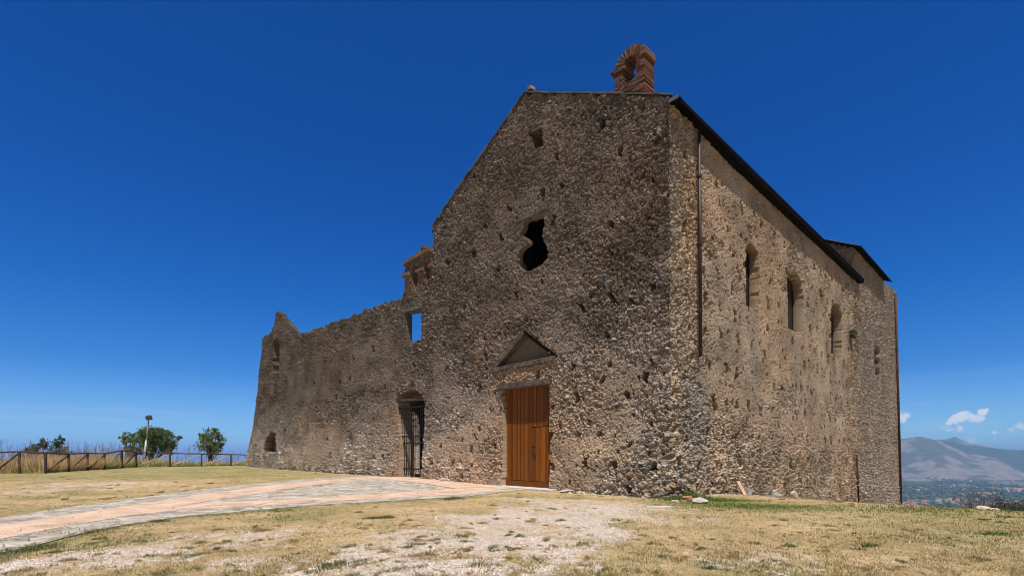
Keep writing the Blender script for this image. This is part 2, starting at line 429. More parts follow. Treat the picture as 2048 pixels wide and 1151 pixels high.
grv = np.zeros(R.shape); grn = np.zeros(R.shape)
grv[near] = gravel(GX[near], GY[near]); grn[near] = green(GX[near], GY[near])
far = sstep(70, 300, R)
nr_, nt_ = R.shape
I = np.arange(nr_ * nt_).reshape(nr_, nt_)
q = np.stack([I[:-1, :-1], I[:-1, 1:], I[1:, 1:], I[1:, :-1]], -1).reshape(-1, 4)[:, ::-1]
jn = np.stack([I[:-1, -1], I[:-1, 0], I[1:, 0], I[1:, -1]], -1).reshape(-1, 4)[:, ::-1]
V = np.stack([GX.ravel(), GY.ravel(), GZ.ravel()], 1)
V = np.concatenate([V, [[0, 0, float(GZ[0].mean())]]]); c0 = len(V) - 1
fan = np.stack([np.full(nt_, c0), I[0], np.roll(I[0], -1)], -1)[:, ::-1]
gm = npmesh('ground', V, [q, jn, fan], True, attrs={'grv': np.append(grv.ravel(), 0), 'grn': np.append(grn.ravel(), 0), 'far': np.append(far.ravel(), 0)})

def ground_mat():
    m = bpy.data.materials.new('dry_ground'); m.use_nodes = True; t = m.node_tree; t.nodes.clear(); L = t.links.new
    def nn(k): return t.nodes.new(k)
    o = nn('ShaderNodeOutputMaterial'); p = nn('ShaderNodeBsdfPrincipled'); L(p.outputs[0], o.inputs[0])
    p.inputs['Roughness'].default_value = .95; p.inputs['Specular IOR Level'].default_value = .1
    tcn = nn('ShaderNodeTexCoord')
    def noise(s, d=6, r=.65, vec=None, scale=None):
        n = nn('ShaderNodeTexNoise'); n.inputs['Scale'].default_value = s; n.inputs['Detail'].default_value = d; n.inputs['Roughness'].default_value = r
        if scale:
            mp = nn('ShaderNodeMapping'); mp.inputs['Scale'].default_value = scale; L(tcn.outputs['Object'], mp.inputs[0]); L(mp.outputs[0], n.inputs['Vector'])
        else: L(tcn.outputs['Object'], n.inputs['Vector'])
        return n.outputs[0]
    def rampn(src, stops):
        r = nn('ShaderNodeValToRGB'); e = r.color_ramp.elements
        e[0].position, e[0].color = stops[0][0], (*stops[0][1], 1); e[1].position, e[1].color = stops[-1][0], (*stops[-1][1], 1)
        for a, c in stops[1:-1]:
            x = e.new(a); x.color = (*c, 1)
        L(src, r.inputs[0]); return r.outputs[0]
    def mix(f, a, b):
        x = nn('ShaderNodeMix'); x.data_type = 'RGBA'
        if hasattr(f, 'links'): L(f, x.inputs[0])
        else: x.inputs[0].default_value = f
        for k, v in ((6, a), (7, b)):
            if hasattr(v, 'links'): L(v, x.inputs[k])
            else: x.inputs[k].default_value = (*v, 1)
        return x.outputs[2]
    def at(k):
        a = nn('ShaderNodeAttribute'); a.attribute_name = k; return a.outputs['Fac']
    fine = noise(55, 4, .8)
    straw = rampn(fine, [(.30, (.15, .08, .04)), (.42, (.38, .24, .12)), (.54, (.58, .44, .24)), (.70, (.78, .65, .43))])
    straw2 = rampn(fine, [(.30, (.10, .06, .03)), (.45, (.28, .19, .085)), (.56, (.47, .34, .17)), (.70, (.66, .51, .31))])
    big = noise(.5, 5, .6)
    br = nn('ShaderNodeMapRange'); br.inputs[1].default_value = .4; br.inputs[2].default_value = .62; L(big, br.inputs[0])
    base = mix(br.outputs[0], straw, straw2)
    md = noise(5, 6, .75, scale=(1, 1.0, 1)); mrr = nn('ShaderNodeMapRange'); mrr.inputs[1].default_value = .3; mrr.inputs[2].default_value = .7; mrr.inputs[3].default_value = .55; mrr.inputs[4].default_value = 1.3; L(md, mrr.inputs[0])
    sc0 = nn('ShaderNodeVectorMath'); sc0.operation = 'SCALE'; L(base, sc0.inputs[0]); L(mrr.outputs[0], sc0.inputs['Scale']); base = sc0.outputs[0]
    dk = noise(1.7, 6, .8); dr_ = nn('ShaderNodeMapRange'); dr_.inputs[1].default_value = .56; dr_.inputs[2].default_value = .68; dr_.inputs[4].default_value = .7; L(dk, dr_.inputs[0])
    base = mix(dr_.outputs[0], base, (.17, .115, .06))
    lt_ = noise(2.6, 6, .8); lr_ = nn('ShaderNodeMapRange'); lr_.inputs[1].default_value = .57; lr_.inputs[2].default_value = .66; lr_.inputs[4].default_value = .75; L(lt_, lr_.inputs[0])
    base = mix(lr_.outputs[0], base, (.72, .60, .50))
    gr = rampn(fine, [(.3, (.06, .08, .02)), (.5, (.16, .18, .05)), (.72, (.34, .34, .12))])
    base = mix(at('grn'), base, gr)
    vo = nn('ShaderNodeTexVoronoi'); vo.inputs['Scale'].default_value = 42; L(tcn.outputs['Object'], vo.inputs['Vector'])
    gcol = rampn(vo.outputs['Color'], [(0.0, (.34, .25, .20)), (.3, (.56, .45, .38)), (.6, (.70, .60, .53)), (1, (.82, .76, .70))])
    gd = rampn(vo.outputs['Distance'], [(0.0, (1, 1, 1)), (.5, (.8, .78, .75)), (.95, (.45, .38, .32))])
    mm = nn('ShaderNodeMix'); mm.data_type = 'RGBA'; mm.blend_type = 'MULTIPLY'; mm.inputs[0].default_value = 1; L(gcol, mm.inputs[6]); L(gd, mm.inputs[7])
    base = mix(at('grv'), base, mm.outputs[2])
    # far land: fields, groves, bare soil
    f1 = noise(.0045, 6, .6); f2 = noise(.02, 5, .7, scale=(1, 1, 1)); 
    v2 = nn('ShaderNodeTexVoronoi'); v2.inputs['Scale'].default_value = .006; L(tcn.outputs['Object'], v2.inputs['Vector'])
    fields = rampn(v2.outputs['Color'], [(0, (.028, .045, .018)), (.45, (.045, .06, .022)), (.6, (.085, .085, .035)), (.75, (.20, .15, .08)), (.85, (.04, .06, .025)), (1, (.07, .085, .035))])
    woods = rampn(f2, [(.3, (.012, .022, .010)), (.5, (.03, .045, .018)), (.7, (.075, .08, .04))])
    ff = nn('ShaderNodeMapRange'); ff.inputs[1].default_value = .44; ff.inputs[2].default_value = .56; L(f1, ff.inputs[0])
    farc = mix(ff.outputs[0], fields, woods)
    base = mix(at('far'), base, farc)
    L(base, p.inputs['Base Color'])
    b = nn('ShaderNodeBump'); b.inputs['Strength'].default_value = .8; b.inputs['Distance'].default_value = .02
    nb = noise(38, 5, .8); L(nb, b.inputs['Height']); L(b.outputs[0], p.inputs['Normal'])
    return m
M['ground'] = ground_mat()
ground = put('ground', gm, None, [M['ground']]); ground['kind'] = 'structure'

# sea
sr = np.array([300, 900, 2500, 7000, 20000, 70000.0]); sa = np.radians(np.linspace(0, 360, 97)[:-1])
SR, SA = np.meshgrid(sr, sa, indexing='ij'); Is = np.arange(SR.size).reshape(SR.shape)
qs = np.stack([Is[:-1], np.roll(Is, -1, 1)[:-1], np.roll(Is, -1, 1)[1:], Is[1:]], -1).reshape(-1, 4)[:, ::-1]
sm_ = npmesh('sea', np.stack([SR * np.sin(SA), SR * np.cos(SA), np.full(SR.shape, -206.0)], -1).reshape(-1, 3), qs, True)
M['sea'] = mat('sea_water', base=(.010, .062, .15), c2=(.012, .075, .17), rough=.55, nscale=.002, namt=.12, bscale=.05, bstr=.2, bdist=.3, spec=.25)
o = put('sea', sm_, None, [M['sea']]); o['kind'] = 'structure'

# ------------------------------------------------------------------ mountains
def mountain(name, prof, dist_ridge, dist_foot, colr, a_pad=(0, 0), seed=0, rough=.3):
    P = [(math.atan((px - CX0) / FPX), (HZ - py) / FPX * math.cos(math.atan((px - CX0) / FPX))) for px, py in prof]
    aa = np.array([p[0] for p in P]); tt = np.array([p[1] for p in P])
    na = 420; A = np.linspace(aa[0], aa[-1], na)
    E = np.interp(A, aa, tt)
    K = np.linspace(-0.05, 1.5, 90)
    A2, K2 = np.meshgrid(A, K, indexing='ij')
    ridge = dist_ridge; foot = dist_foot
    rr = foot + (ridge - foot) * K2
    X = rr * np.sin(A2); Y = rr * np.cos(A2)
    top = EYE + E[:, None] * ridge
    hk = np.where(K2 < 1, np.clip(K2, 0, 1) ** .95, 1 - (K2 - 1) * .9)
    rid = 1 - np.abs(fbm(X / 900, Y / 900, seed + 3, 5) * 2 - 1)
    gul = 1 - np.abs(fbm(X / 420, Y / 420, seed + 8, 5) * 2 - 1)
    z = -215 + (top + 215) * hk
    env = np.clip(K2 * (1.0 - K2) * 4, 0, 1)
    z = z - env * (top + 215) * rough * (.5 * rid + .5 * gul) + 75 * (fbm(X / 300, Y / 300, seed + 5, 6) - .5) * np.clip(K2 * 4, 0, 1)
    z = np.where(K2 < 1, np.minimum(z, -215 + (top + 215) * np.clip(K2 + .12, 0, 1) ** .9 + 6), z) + 9 * (fbm(X / 120, Y / 120, seed + 31, 4) - .5) * sstep(.5, 1, K2)
    I = np.arange(z.size).reshape(z.shape)
    q = np.stack([I[:-1, :-1], I[1:, :-1], I[1:, 1:], I[:-1, 1:]], -1).reshape(-1, 4)
    n = fbm(X / 220, Y / 220, seed + 21, 5); n2 = fbm(X / 90, Y / 90, seed + 22, 4)
    c = np.zeros(z.shape + (3,))
    for k in range(3):
        c[..., k] = colr[0][k] + (colr[1][k] - colr[0][k]) * sstep(.44, .56, n * .5 + n2 * .5)
    lowf = sstep(.22, .0, K2)[..., None]
    c = c * (1 - lowf) + np.array([.05, .065, .035]) * lowf
    me = npmesh(name, np.stack([X, Y, z], -1).reshape(-1, 3), q, True, cols=c.reshape(-1, 3))
    o = put(name, me, None, [M['mountain']]); o['kind'] = 'structure'
    return o
M['mountain'] = mat('mountain_rock', attr='Col', nscale=.012, namt=.3, bscale=.02, bstr=.6, bdist=12, rough=.95, spec=.05)
mountain('mountain', [(1560, 905), (1640, 890), (1720, 885), (1802, 878), (1828, 872.5), (1846, 870.7), (1861, 875), (1876, 880), (1901, 889), (1940, 905), (1992, 913), (2031, 933), (2060, 946), (2120, 955), (2300, 965)], 6000, 4300,
         ((.19, .155, .14), (.075, .075, .06)), seed=100, rough=.42)
mountain('mountain', [(1700, 900), (1860, 889), (1885, 884), (1905, 881), (1925, 887), (1950, 889), (1979, 891.5), (2002, 895), (2047, 897), (2120, 893), (2300, 900), (2500, 905)], 7200, 5200,
         ((.028, .045, .03), (.04, .055, .032)), seed=200, rough=.2)
mountain('mountain', [(1800, 890), (1860, 882), (1893, 878.5), (1910, 872.5), (1924, 878), (1945, 886), (1979, 892.6), (2010, 899), (2100, 905), (2300, 904)], 8500, 7200,
         ((.15, .13, .11), (.07, .075, .05)), seed=300, rough=.2)

# ------------------------------------------------------------------ the long masonry wall sheet
# parameter u: negative = facade (distance left of the corner), positive = side wall (distance away)
U0, U1 = -48.5, 42.6
us = [U0]
while us[-1] < U1:
    u = us[-1]
    if u < 0: t = -u; Z = CC[1] + B_ * t; pos = CC + DL * t; d = DL
    else: Z = CC[1] + A_ * u; pos = CC + DR * u; d = DR
    # picture columns per metre along the wall
    dp = abs((d[0] * pos[1] - d[1] * pos[0]) / pos[1] ** 2) * FPX / 2
    us.append(u + float(np.clip(.62 / dp, .022, .075)))
us = np.array(us)
TG = 14.12                                   # where the gable ends and the ruined wing begins
k = int(np.argmin(np.abs(us + TG))); us[k] = -TG; kG = k
vs = np.arange(-5.2, 18.3, .031)
UU, VV = np.meshgrid(us, vs, indexing='ij')
nu, nv = UU.shape
TT = -UU
fm = sstep(.3, -.3, UU)                      # 1 on the facade
base = CC[None, None, :2] + np.where((UU < 0)[..., None], TT[..., None] * DL[:2], UU[..., None] * DR[:2])
nrm = NF[:2] * fm[..., None] + NR[:2] * (1 - fm[..., None]); nrm /= np.linalg.norm(nrm, axis=-1, keepdims=True)
gz = hgt(base[..., 0], base[..., 1])
FAC = UU < 0; SIDE = ~FAC

def poly(pts, f): return [f(x, y) for x, y in pts]
def smoothp(P, k=5):
    P = np.array(P, float); n = len(P); o = []
    for i in range(n):
        a, b, c, d = P[i - 1], P[i], P[(i + 1) % n], P[(i + 2) % n]
        for t in np.arange(k) / k: o.append(tuple(.5 * (2 * b + (c - a) * t + (2 * a - 5 * b + 4 * c - d) * t * t + (3 * b - a - 3 * c + d) * t ** 3)))
    return o
def fpoly(pts, j=.03): return inpoly(TT + j * (fbm(UU * 5, VV * 5, 401, 3) - .5), VV + j * (fbm(UU * 5, VV * 5, 403, 3) - .5), poly(pts, fac)) & FAC
def spoly(pts, j=.02): return inpoly(UU + j * (vnoise(UU * 6, VV * 6, 402) - .5), VV, poly(pts, sid)) & SIDE

# outline
APEX = fac(1059, 180); EV = fac(1343, 190); EL = fac(866, 441)
ZE = 14.0; ZA = APEX[1]
wing = [(-1, 0)]
WT = [(866, 490), (862, 497), (853, 494), (845, 492), (838, 496), (834, 503), (822, 515), (811, 523), (810, 530), (808, 545), (804, 553), (806, 562), (805, 578), (802, 588), (795, 592), (770, 600), (735, 614), (700, 628), (650, 647), (616, 658), (604, 664), (592, 668),
      (588, 660), (580, 650), (575, 645), (568, 634), (562, 624), (556, 622), (551, 626), (547, 654), (541, 662), (535, 668), (527, 671), (524, 672)]
wt = np.array([fac(x, y) for x, y in WT])
topw = np.interp(TT.ravel(), wt[:, 0], wt[:, 1]).reshape(TT.shape)
LE = [(495, 935), (497, 905), (508, 835), (512, 800), (515, 770), (519, 730), (523, 700), (524, 672)]
le = np.array([fac(x, y) for x, y in LE]); o_ = np.argsort(le[:, 1]); le = le[o_]
tend = np.interp(VV.ravel(), le[:, 1], le[:, 0]).reshape(VV.shape)
topw = topw + .55 * (fbm(UU * 1.6, VV * 0 + 2, 414, 3) - .5) * sstep(29.5, 30.5, TT)
topg = ZE + (ZA - ZE) * (1 - np.abs(TT - TG / 2) / (TG / 2))
rag = .22 * (vnoise(UU * 3.1, VV * 0, 410) - .5) + .16 * (vnoise(UU * 9, VV * 0, 411) - .5)
SN = 24.9                                    # nave ends, taller choir begins
s_top = np.where(UU < SN, 13.75, np.where(UU < 34.9, 15.75, np.interp(UU, [34.9, 39.5, 42], [15.55, 15.9, 15.8])))
RE = [(1791, 583), (1793, 700), (1796, 850), (1801, 1005)]
re_ = np.array([sid(x, y) for x, y in RE]); re_ = re_[np.argsort(re_[:, 1])]
send = np.interp(VV.ravel(), re_[:, 1], re_[:, 0]).reshape(VV.shape)
edge_j = .22 * (vnoise(VV * 2.6, VV * 0, 412) - .5) + .10 * (vnoise(VV * 8, VV * 0, 413) - .5)
inside = np.where(FAC, np.where(TT <= TG + 1e-6, VV < topg + rag * .5, (VV < topw + rag) & (TT < tend + edge_j)),
                  (VV < s_top + rag * (UU > 35)) & (UU < send + edge_j * .6))
inside &= VV > gz - .35

# --- masonry relief
wu = UU + .16 * (fbm(UU * 1.8, VV * 1.8, 420, 3) - .5) + .075 * (fbm(UU * 8, VV * 8, 422, 3) - .5); wv_ = VV + .16 * (fbm(UU * 1.8, VV * 1.8, 421, 3) - .5) + .065 * (fbm(UU * 8, VV * 8, 423, 3) - .5)
def stones(cu, cv, seed, rot=0.0):
    a = wu / cu; b = wv_ / cv
    if rot is not 0.0: a, b = a + rot * b, b
    f1, f2, idh, ox, oy = worley(a, b, seed)
    e = f2 - f1
    ids = (idh * 7919.7) % 1.0
    tilt = (ox * (ids - .5) + oy * (((idh * 331.3) % 1.0) - .55)) * 2.4
    hgtv = sstep(.0, .16, e) * (.25 + .85 * idh) + tilt * .8 * sstep(.0, .12, e)
    return hgtv, idh, ids, sstep(.03, .12, e)
hS, iS, jS, eS = stones(.140, .088, 430)
hB, iB, jB, eB = stones(.34, .17, 440)
hT, iT, jT, eT = stones(.085, .06, 450)
n_big = fbm(UU * .55, VV * .7, 460, 4); n_mid = fbm(UU * 1.7, VV * 2.0, 461, 4)
fromg = VV - gz
# how large and how bare the stones are
quoin = np.exp(-(UU / 1.0) ** 2)
bigw = sstep(.58, .68, ((iB * 57.3) % 1.0) * .45 + .30 * sstep(4.5, 0, fromg) + .26 * sstep(-9, 1.5, UU) * sstep(7, 2, UU) * sstep(9, 0, fromg) + .22 * quoin + .30 * (n_mid - .5) - .10 + .26 * FAC * sstep(13, 24, TT) + .22 * sstep(14, 26, UU))
bp_ = [(1150, 582, 2.2, .6), (1110, 470, .8, .5), (1300, 960, 1.6, .8), (1180, 975, 2.5, .5), (560, 925, 1.8, .7), (1330, 330, .7, 2.0), (900, 930, 1.5, .7)]
for (px, py, rt, rz, ) in bp_:
    t0, z0 = fac(px, py); bigw = np.maximum(bigw, FAC * sstep(.35, .6, np.exp(-((TT - t0) / rt) ** 2 - ((VV - z0) / rz) ** 2) + .5 * (n_mid - .5)) * sstep(.25, .35, (iB * 57.3) % 1.0))
tiny = sstep(.50, .62, ((iS * 91.7) % 1.0) * .5 + .5 * n_mid)
hh = hS * (1 - tiny * .8) + (hT * .75 - .05) * tiny * .8
idv = np.where(tiny > .5, iT, iS); jdv = np.where(tiny > .5, jT, jS); edg = np.where(tiny > .5, eT, eS)
hh = hh * (1 - bigw) + (hB * 1.15 + .12 * hS) * bigw
idv = np.where(bigw > .5, iB, idv); jdv = np.where(bigw > .5, jB, jdv); edg = np.where(bigw > .5, eB, edg)
# rendered (plastered) areas: relief mostly buried
pl = np.zeros(UU.shape)
pl = np.maximum(pl, SIDE * sstep(1.0, 3.5, UU) * sstep(26, 22, UU) * sstep(2.0, 4.6, fromg) * sstep(.36, .50, n_big + .06 + .10 * (n_mid - .5)))
pl = np.maximum(pl, SIDE * sstep(28, 33, UU) * sstep(4, 7, fromg) * .0)
pl = np.maximum(pl, FAC * (TT < TG) * (.45 + .35 * sstep(10, 4, VV)) * sstep(.47, .57, fbm(UU * .45 + 3, VV * .6, 462, 4)))
pl = np.maximum(pl, FAC * (TT > TG) * sstep(.45, .56, n_big) * .35)
for (x0, y0, x1, y1, k_) in [(575, 735, 805, 765, .85), (590, 860, 690, 930, .8), (1130, 885, 1200, 945, .85), (1215, 885, 1265, 925, .7), (960, 480, 1130, 600, .55), (990, 410, 1100, 430, .8)]:
    t0, z0 = fac(x0, y0); t1, z1 = fac(x1, y1); ta, tb = min(t0, t1), max(t0, t1); za, zb = min(z0, z1), max(z0, z1)
    mw = sstep(ta - .5, ta + .3, TT) * sstep(tb + .5, tb - .3, TT) * sstep(za - .4, za + .3, VV) * sstep(zb + .4, zb - .3, VV)
    pl = np.maximum(pl, FAC * k_ * mw * sstep(.25, .45, n_mid + .12))
pl = np.clip(pl, 0, .92)
coarse = fbm(UU * 5, VV * 5, 470, 4) - .5; grain = fbm(UU * 15, VV * 15, 471, 3) - .5
crumb = h2(np.round(UU * 40), np.round(VV * 33), 472) - .5
blk = np.abs(fbm(UU * 7, VV * 9, 473, 3) * 2 - 1)
disp = .064 * (1 + .6 * FAC * sstep(16, 30, TT) + .9 * sstep(12, 30, UU)) * (hh - .45) * (1 - pl * .93) + (.024 - .010 * pl) * coarse + (.022 - .008 * pl) * grain + (.016 - .006 * pl) * crumb - .035 * sstep(.12, .0, blk) * (1 - .65 * pl)
disp += .05 * (n_big - .5) + .05 * (n_mid - .5) * (1 - pl) + .16 * np.exp(-(UU / .5) ** 2) * (fbm(VV * 1.3, VV * 0, 474, 3) - .5)
pits = np.maximum(sstep(.62, .72, fbm(UU * 5.5, VV * 5.5, 480, 3)) * (1 - .8 * pl), .8 * sstep(.66, .74, fbm(UU * 10, VV * 10, 481, 2)) * (1 - .15 * pl))
disp -= .07 * pits
mort_out = sstep(.1, .0, edg)
# broad batter of the wing and side walls
disp += .10 * sstep(4, 0, fromg) * FAC * (TT > TG) + .06 * sstep(3, 0, fromg)

# --- colour of every stone (albedo)
def mixc(a, b, f): return a * (1 - f[..., None]) + np.asarray(b) * f[..., None]
col = np.tile(np.array([.355, .285, .215]), UU.shape + (1,))
col = mixc(col, (.33, .29, .24), sstep(.25, .1, idv))
col = mixc(col, (.175, .162, .15), sstep(.62, .72, idv) * sstep(.9, .8, idv))
col = mixc(col, (.46, .42, .37), sstep(.93, .96, idv))
col = mixc(col, (.34, .22, .15), sstep(.93, .98, jdv))
col = mixc(col, (.13, .128, .13), sstep(.06, .03, jdv))
col = mixc(col, (.23, .18, .135), (1 - edg) * .6)                         # mortar
col = mixc(col, (.33, .262, .195), pl * .8)                               # render coat
patch = fbm(UU * .9, VV * 1.1, 493, 4)
col *= (1 + 1.1 * (patch - .5) + .55 * grain + .22 * crumb)[..., None]
warm = sstep(.35, .7, fbm(UU * .22, VV * .28, 490, 3))
col = mixc(col, col * np.array([1.06, .98, .90]), warm)
# weathering of the upper facade (lichen and soot), a real stain
sta = FAC * sstep(1.5, 9.5, VV + 2.2 * (fbm(UU * .4, VV * .3, 491, 4) - .5) + .04 * TT)
stw = FAC * (TT > TG) * sstep(3.2, 6.0, VV + 1.5 * (fbm(UU * .5, VV * .5, 492, 3) - .5))
col = mixc(col, col * np.array([.44, .43, .43]), np.clip(sta * .95, 0, 1))
col = mixc(col, col * np.array([.74, .715, .69]), np.clip(stw * (1 - sta), 0, 1))
col *= (1 + .14 * FAC * sstep(5, 1, fromg))[..., None]
col = mixc(col, (.30, .215, .155), SIDE * pl * sstep(5.5, 3.0, fromg) * .6)
# a pinkish patch low on the wing, brick bands on the stump above it
tp, zp = fac(640, 900)
col = mixc(col, (.36, .27, .21), FAC * .75 * np.exp(-((TT - tp) / 3.2) ** 2 - ((VV - zp) / 1.3) ** 2))
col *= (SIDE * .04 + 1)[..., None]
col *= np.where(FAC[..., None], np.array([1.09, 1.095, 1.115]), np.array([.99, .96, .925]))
greyq = SIDE * sstep(25, 27, UU)
col = mixc(col, np.array([.28, .255, .225]) * (.7 + .6 * idv[..., None]), greyq * .55)
# grey rain streaks below the windows
for (px, py, wd) in [(1508, 615, .5), (1594, 665, .6), (1735, 640, .9), (1402, 730, .35), (1340, 300, .7), (1392, 760, .9)]:
    s0, z0 = sid(px, py)
    col = mixc(col, np.array([.235, .225, .21]) * (.75 + .5 * idv[..., None]), SIDE * .6 * np.exp(-((UU - s0) / wd) ** 2) * sstep(z0 + .2, z0 - .3, VV) * sstep(z0 - 5.5, z0 - 1.5, VV))
col = mixc(col, col * .82, pits * .5)
brickc = np.array([.22, .125, .085])

# --- ledges on the wing (the wall steps back above them)
def lineh(pts):
    P = np.array([fac(x, y) for x, y in pts]); o = np.argsort(P[:, 0]); P = P[o]
    return np.interp(TT.ravel(), P[:, 0], P[:, 1]).reshape(TT.shape), P[0, 0], P[-1, 0]
hl, ta, tb = lineh([(575, 731), (690, 692), (808, 651)])
inl = FAC * (TT > ta) * (TT < tb)
disp -= inl * .19 * sstep(tb + .1, tb - 2.2, TT) * sstep(hl - .02, hl + .05, VV + .05 * (n_mid - .5))
hl2, ta, tb = lineh([(575, 846), (768, 845)])
disp += FAC * (TT > ta) * (TT < tb) * .018 * sstep(hl2 + .02, hl2 - .03, VV + .08 * (n_mid - .5))
# the end pier of the wing stands forward
tp0 = fac(577, 700)[0]
disp += FAC * .0 * sstep(tp0 - .25, tp0 + .2, TT + 1.2 * (n_mid - .5))
# cornices and brick arches of the stump
for pts, th, dd in [([(809, 529), (864.5, 498)], .22, .20), ([(803, 553), (821, 547)], .20, .16), ([(833, 544.5), (848, 537)], .18, .15), ([(852, 535), (866, 529)], .18, .14)]:
    hl, ta, tb = lineh(pts); mk = FAC * (TT > ta) * (TT < tb) * (np.abs(VV - hl) < th * .5)
    disp = np.where(mk > 0, dd + .02 * grain, disp); col = mixc(col, brickc * (.55 + .5 * jT[..., None]), mk * .75)
bz0 = fac(835, 590)[1]
stump = FAC * (TT > TG) * (TT < fac(803, 560)[0]) * (VV > bz0)
course = (np.floor(VV / .075) % 2)
col = mixc(col, brickc * (.5 + .6 * vnoise(UU * 5, np.floor(VV / .075), 499))[..., None], stump * .42 * sstep(.4, .55, n_mid + .1))
# warm masonry round the door and over its lintel
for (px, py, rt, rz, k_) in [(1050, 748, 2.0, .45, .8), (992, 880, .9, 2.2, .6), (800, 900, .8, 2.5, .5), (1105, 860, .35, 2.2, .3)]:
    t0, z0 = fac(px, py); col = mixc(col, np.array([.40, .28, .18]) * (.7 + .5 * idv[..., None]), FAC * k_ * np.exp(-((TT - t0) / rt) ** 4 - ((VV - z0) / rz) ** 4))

# --- putlog holes
def holes(seed, x0, x1, z0, z1, du, dv, prob, size, msk):
    global disp, col
    r = random.Random(seed)
    z = z0
    while z < z1:
        x = x0 + r.uniform(0, du)
        while x < x1:
            if r.random() < prob:
                cx = x + r.uniform(-.3, .3) * du * .6; cz = z + r.uniform(-.3, .3) * dv * .5
                sw = size * r.uniform(.65, 1.35); sh = sw * r.uniform(1.1, 1.8); dep = r.uniform(.28, .60); sk = r.uniform(-.5, .5)
                i0, i1 = np.searchsorted(us, [cx - .5, cx + .5]); j0, j1 = np.searchsorted(vs, [cz - .5, cz + .5])
                a = UU[i0:i1, j0:j1]; b = VV[i0:i1, j0:j1]
                q = np.maximum(np.abs((a - cx) + sk * (b - cz)) / sw, np.abs(b - cz) / sh) + .9 * (fbm(a * 9, b * 9, 510, 2) - .5)
                mk = sstep(.62, .5, q) * msk(a, b)
                disp[i0:i1, j0:j1] = disp[i0:i1, j0:j1] * (1 - mk) - dep * mk
            x += du * r.uniform(.75, 1.3)
        z += dv * r.uniform(.9, 1.1)
holes(3, .4, 40, -1.5, 12.6, 1.35, 1.25, .85, .21, lambda a, b: 1.0)
holes(4, -14, -.3, 1.2, 15.5, 1.7, 1.3, .7, .17, lambda a, b: 1.0)
holes(5, -44, -14.5, 1.2, 9, 1.9, 1.4, .7, .19, lambda a, b: 1.0)
holes(6, -44, 4, .3, 4.5, 1.5, .8, .35, .14, lambda a, b: 1.0)
holes(8, 2, 40, -2.5, 13, .9, .7, .5, .09, lambda a, b: 1.0)
holes(9, -14, 0, 1, 16, .9, .7, .4, .07, lambda a, b: 1.0)

# --- openings
thru = np.zeros(UU.shape, bool)
def opening(mk, depth, through=False, c=None, rough=.02):
    global disp, col
    disp = np.where(mk, -depth + rough * coarse, disp)
    if c is not None: col = np.where(mk[..., None], np.asarray(c) * (.8 + .5 * grain[..., None] + .2 * idv[..., None]), col)
    if through: thru[mk] = True
DOOR = [(1003, 777), (1097, 766), (1097.5, 800), (1097, 850), (1100, 880), (1101, 920), (1098, 990), (1004.5, 985), (1006, 900), (1006, 820)]
GATE = [(791, 802), (795, 791), (803, 785), (819, 778), (834, 781), (844, 789), (848, 803), (848, 886), (845, 970), (802, 965), (801, 886), (796, 844)]
RWIN = [(811, 626), (842, 620), (842, 640), (841, 677), (828, 681), (812, 684)]
V_ = [(1085, 432), (1086, 444), (1089.5, 450), (1084.5, 460), (1084, 474), (1088.6, 486), (1094, 498), (1093.5, 512), (1085, 526), (1071, 535), (1054, 541.6), (1042, 538), (1036.5, 522.5), (1038, 505), (1044, 495),
      (1055, 487), (1057, 481), (1051, 475), (1040, 468), (1046, 456), (1047, 448), (1054, 439)]
SQ = [(1062, 267), (1083, 257), (1084, 289), (1070, 297), (1066, 292)]
PED = [(994, 734), (1048, 664), (1108, 713)]
opening(fpoly(SQ), .75, True)
opening(fpoly(smoothp(V_), .012), .27, True, (.21, .155, .11), .01)
opening(fpoly(DOOR, .06), .60, True)
opening(fpoly(PED), .30, False, (.20, .15, .11))
opening(fpoly(GATE, .08), .95, True)
rwm = fpoly(RWIN, .05); opening(rwm, .38, True)
opening(fpoly([(545, 742), (546, 690), (551, 676), (557, 676), (560, 690), (558, 745)], .3), .55, False, (.22, .15, .105))
opening(fpoly([(528, 903), (533, 875), (541, 863), (551, 866), (553, 900), (552, 906)], .45), .75, False, (.15, .115, .085))
opening(fpoly([(823, 540), (826, 531), (831, 530), (835, 536), (834, 547), (833.5, 566), (830.5, 579), (826, 567), (823, 555)], .1), .35, False, (.22, .12, .07))
opening(fpoly([(849, 532), (852, 526), (857, 524), (859, 530), (858, 545), (856, 570), (852, 560)], .1), .35, False, (.22, .12, .07))
SW = [([(1493, 500), (1495, 490), (1501, 487), (1509, 493), (1516, 503), (1516.5, 520), (1516.5, 560), (1516.5, 614), (1508, 616), (1493, 610)], .42),
      ([(1576, 560), (1580, 549), (1586, 544), (1595, 549), (1605, 564), (1605.5, 580), (1605.5, 600), (1605.5, 662), (1592, 664), (1576, 655)], .50),
      ([(1662.5, 620), (1665, 611), (1670, 608), (1678, 615), (1684, 628), (1684, 660), (1684, 713), (1674, 714), (1662.5, 704)], .54)]
for P_, d_ in SW: opening(spoly(P_, .012), d_, True, (.24, .155, .10), .01)
opening(spoly([(1748, 700), (1752, 689), (1758, 693), (1761, 704), (1757, 712), (1761, 722), (1757, 732), (1760, 745), (1755, 757), (1750, 752), (1749, 730)], .25), .45, False, (.25, .2, .16), .08)

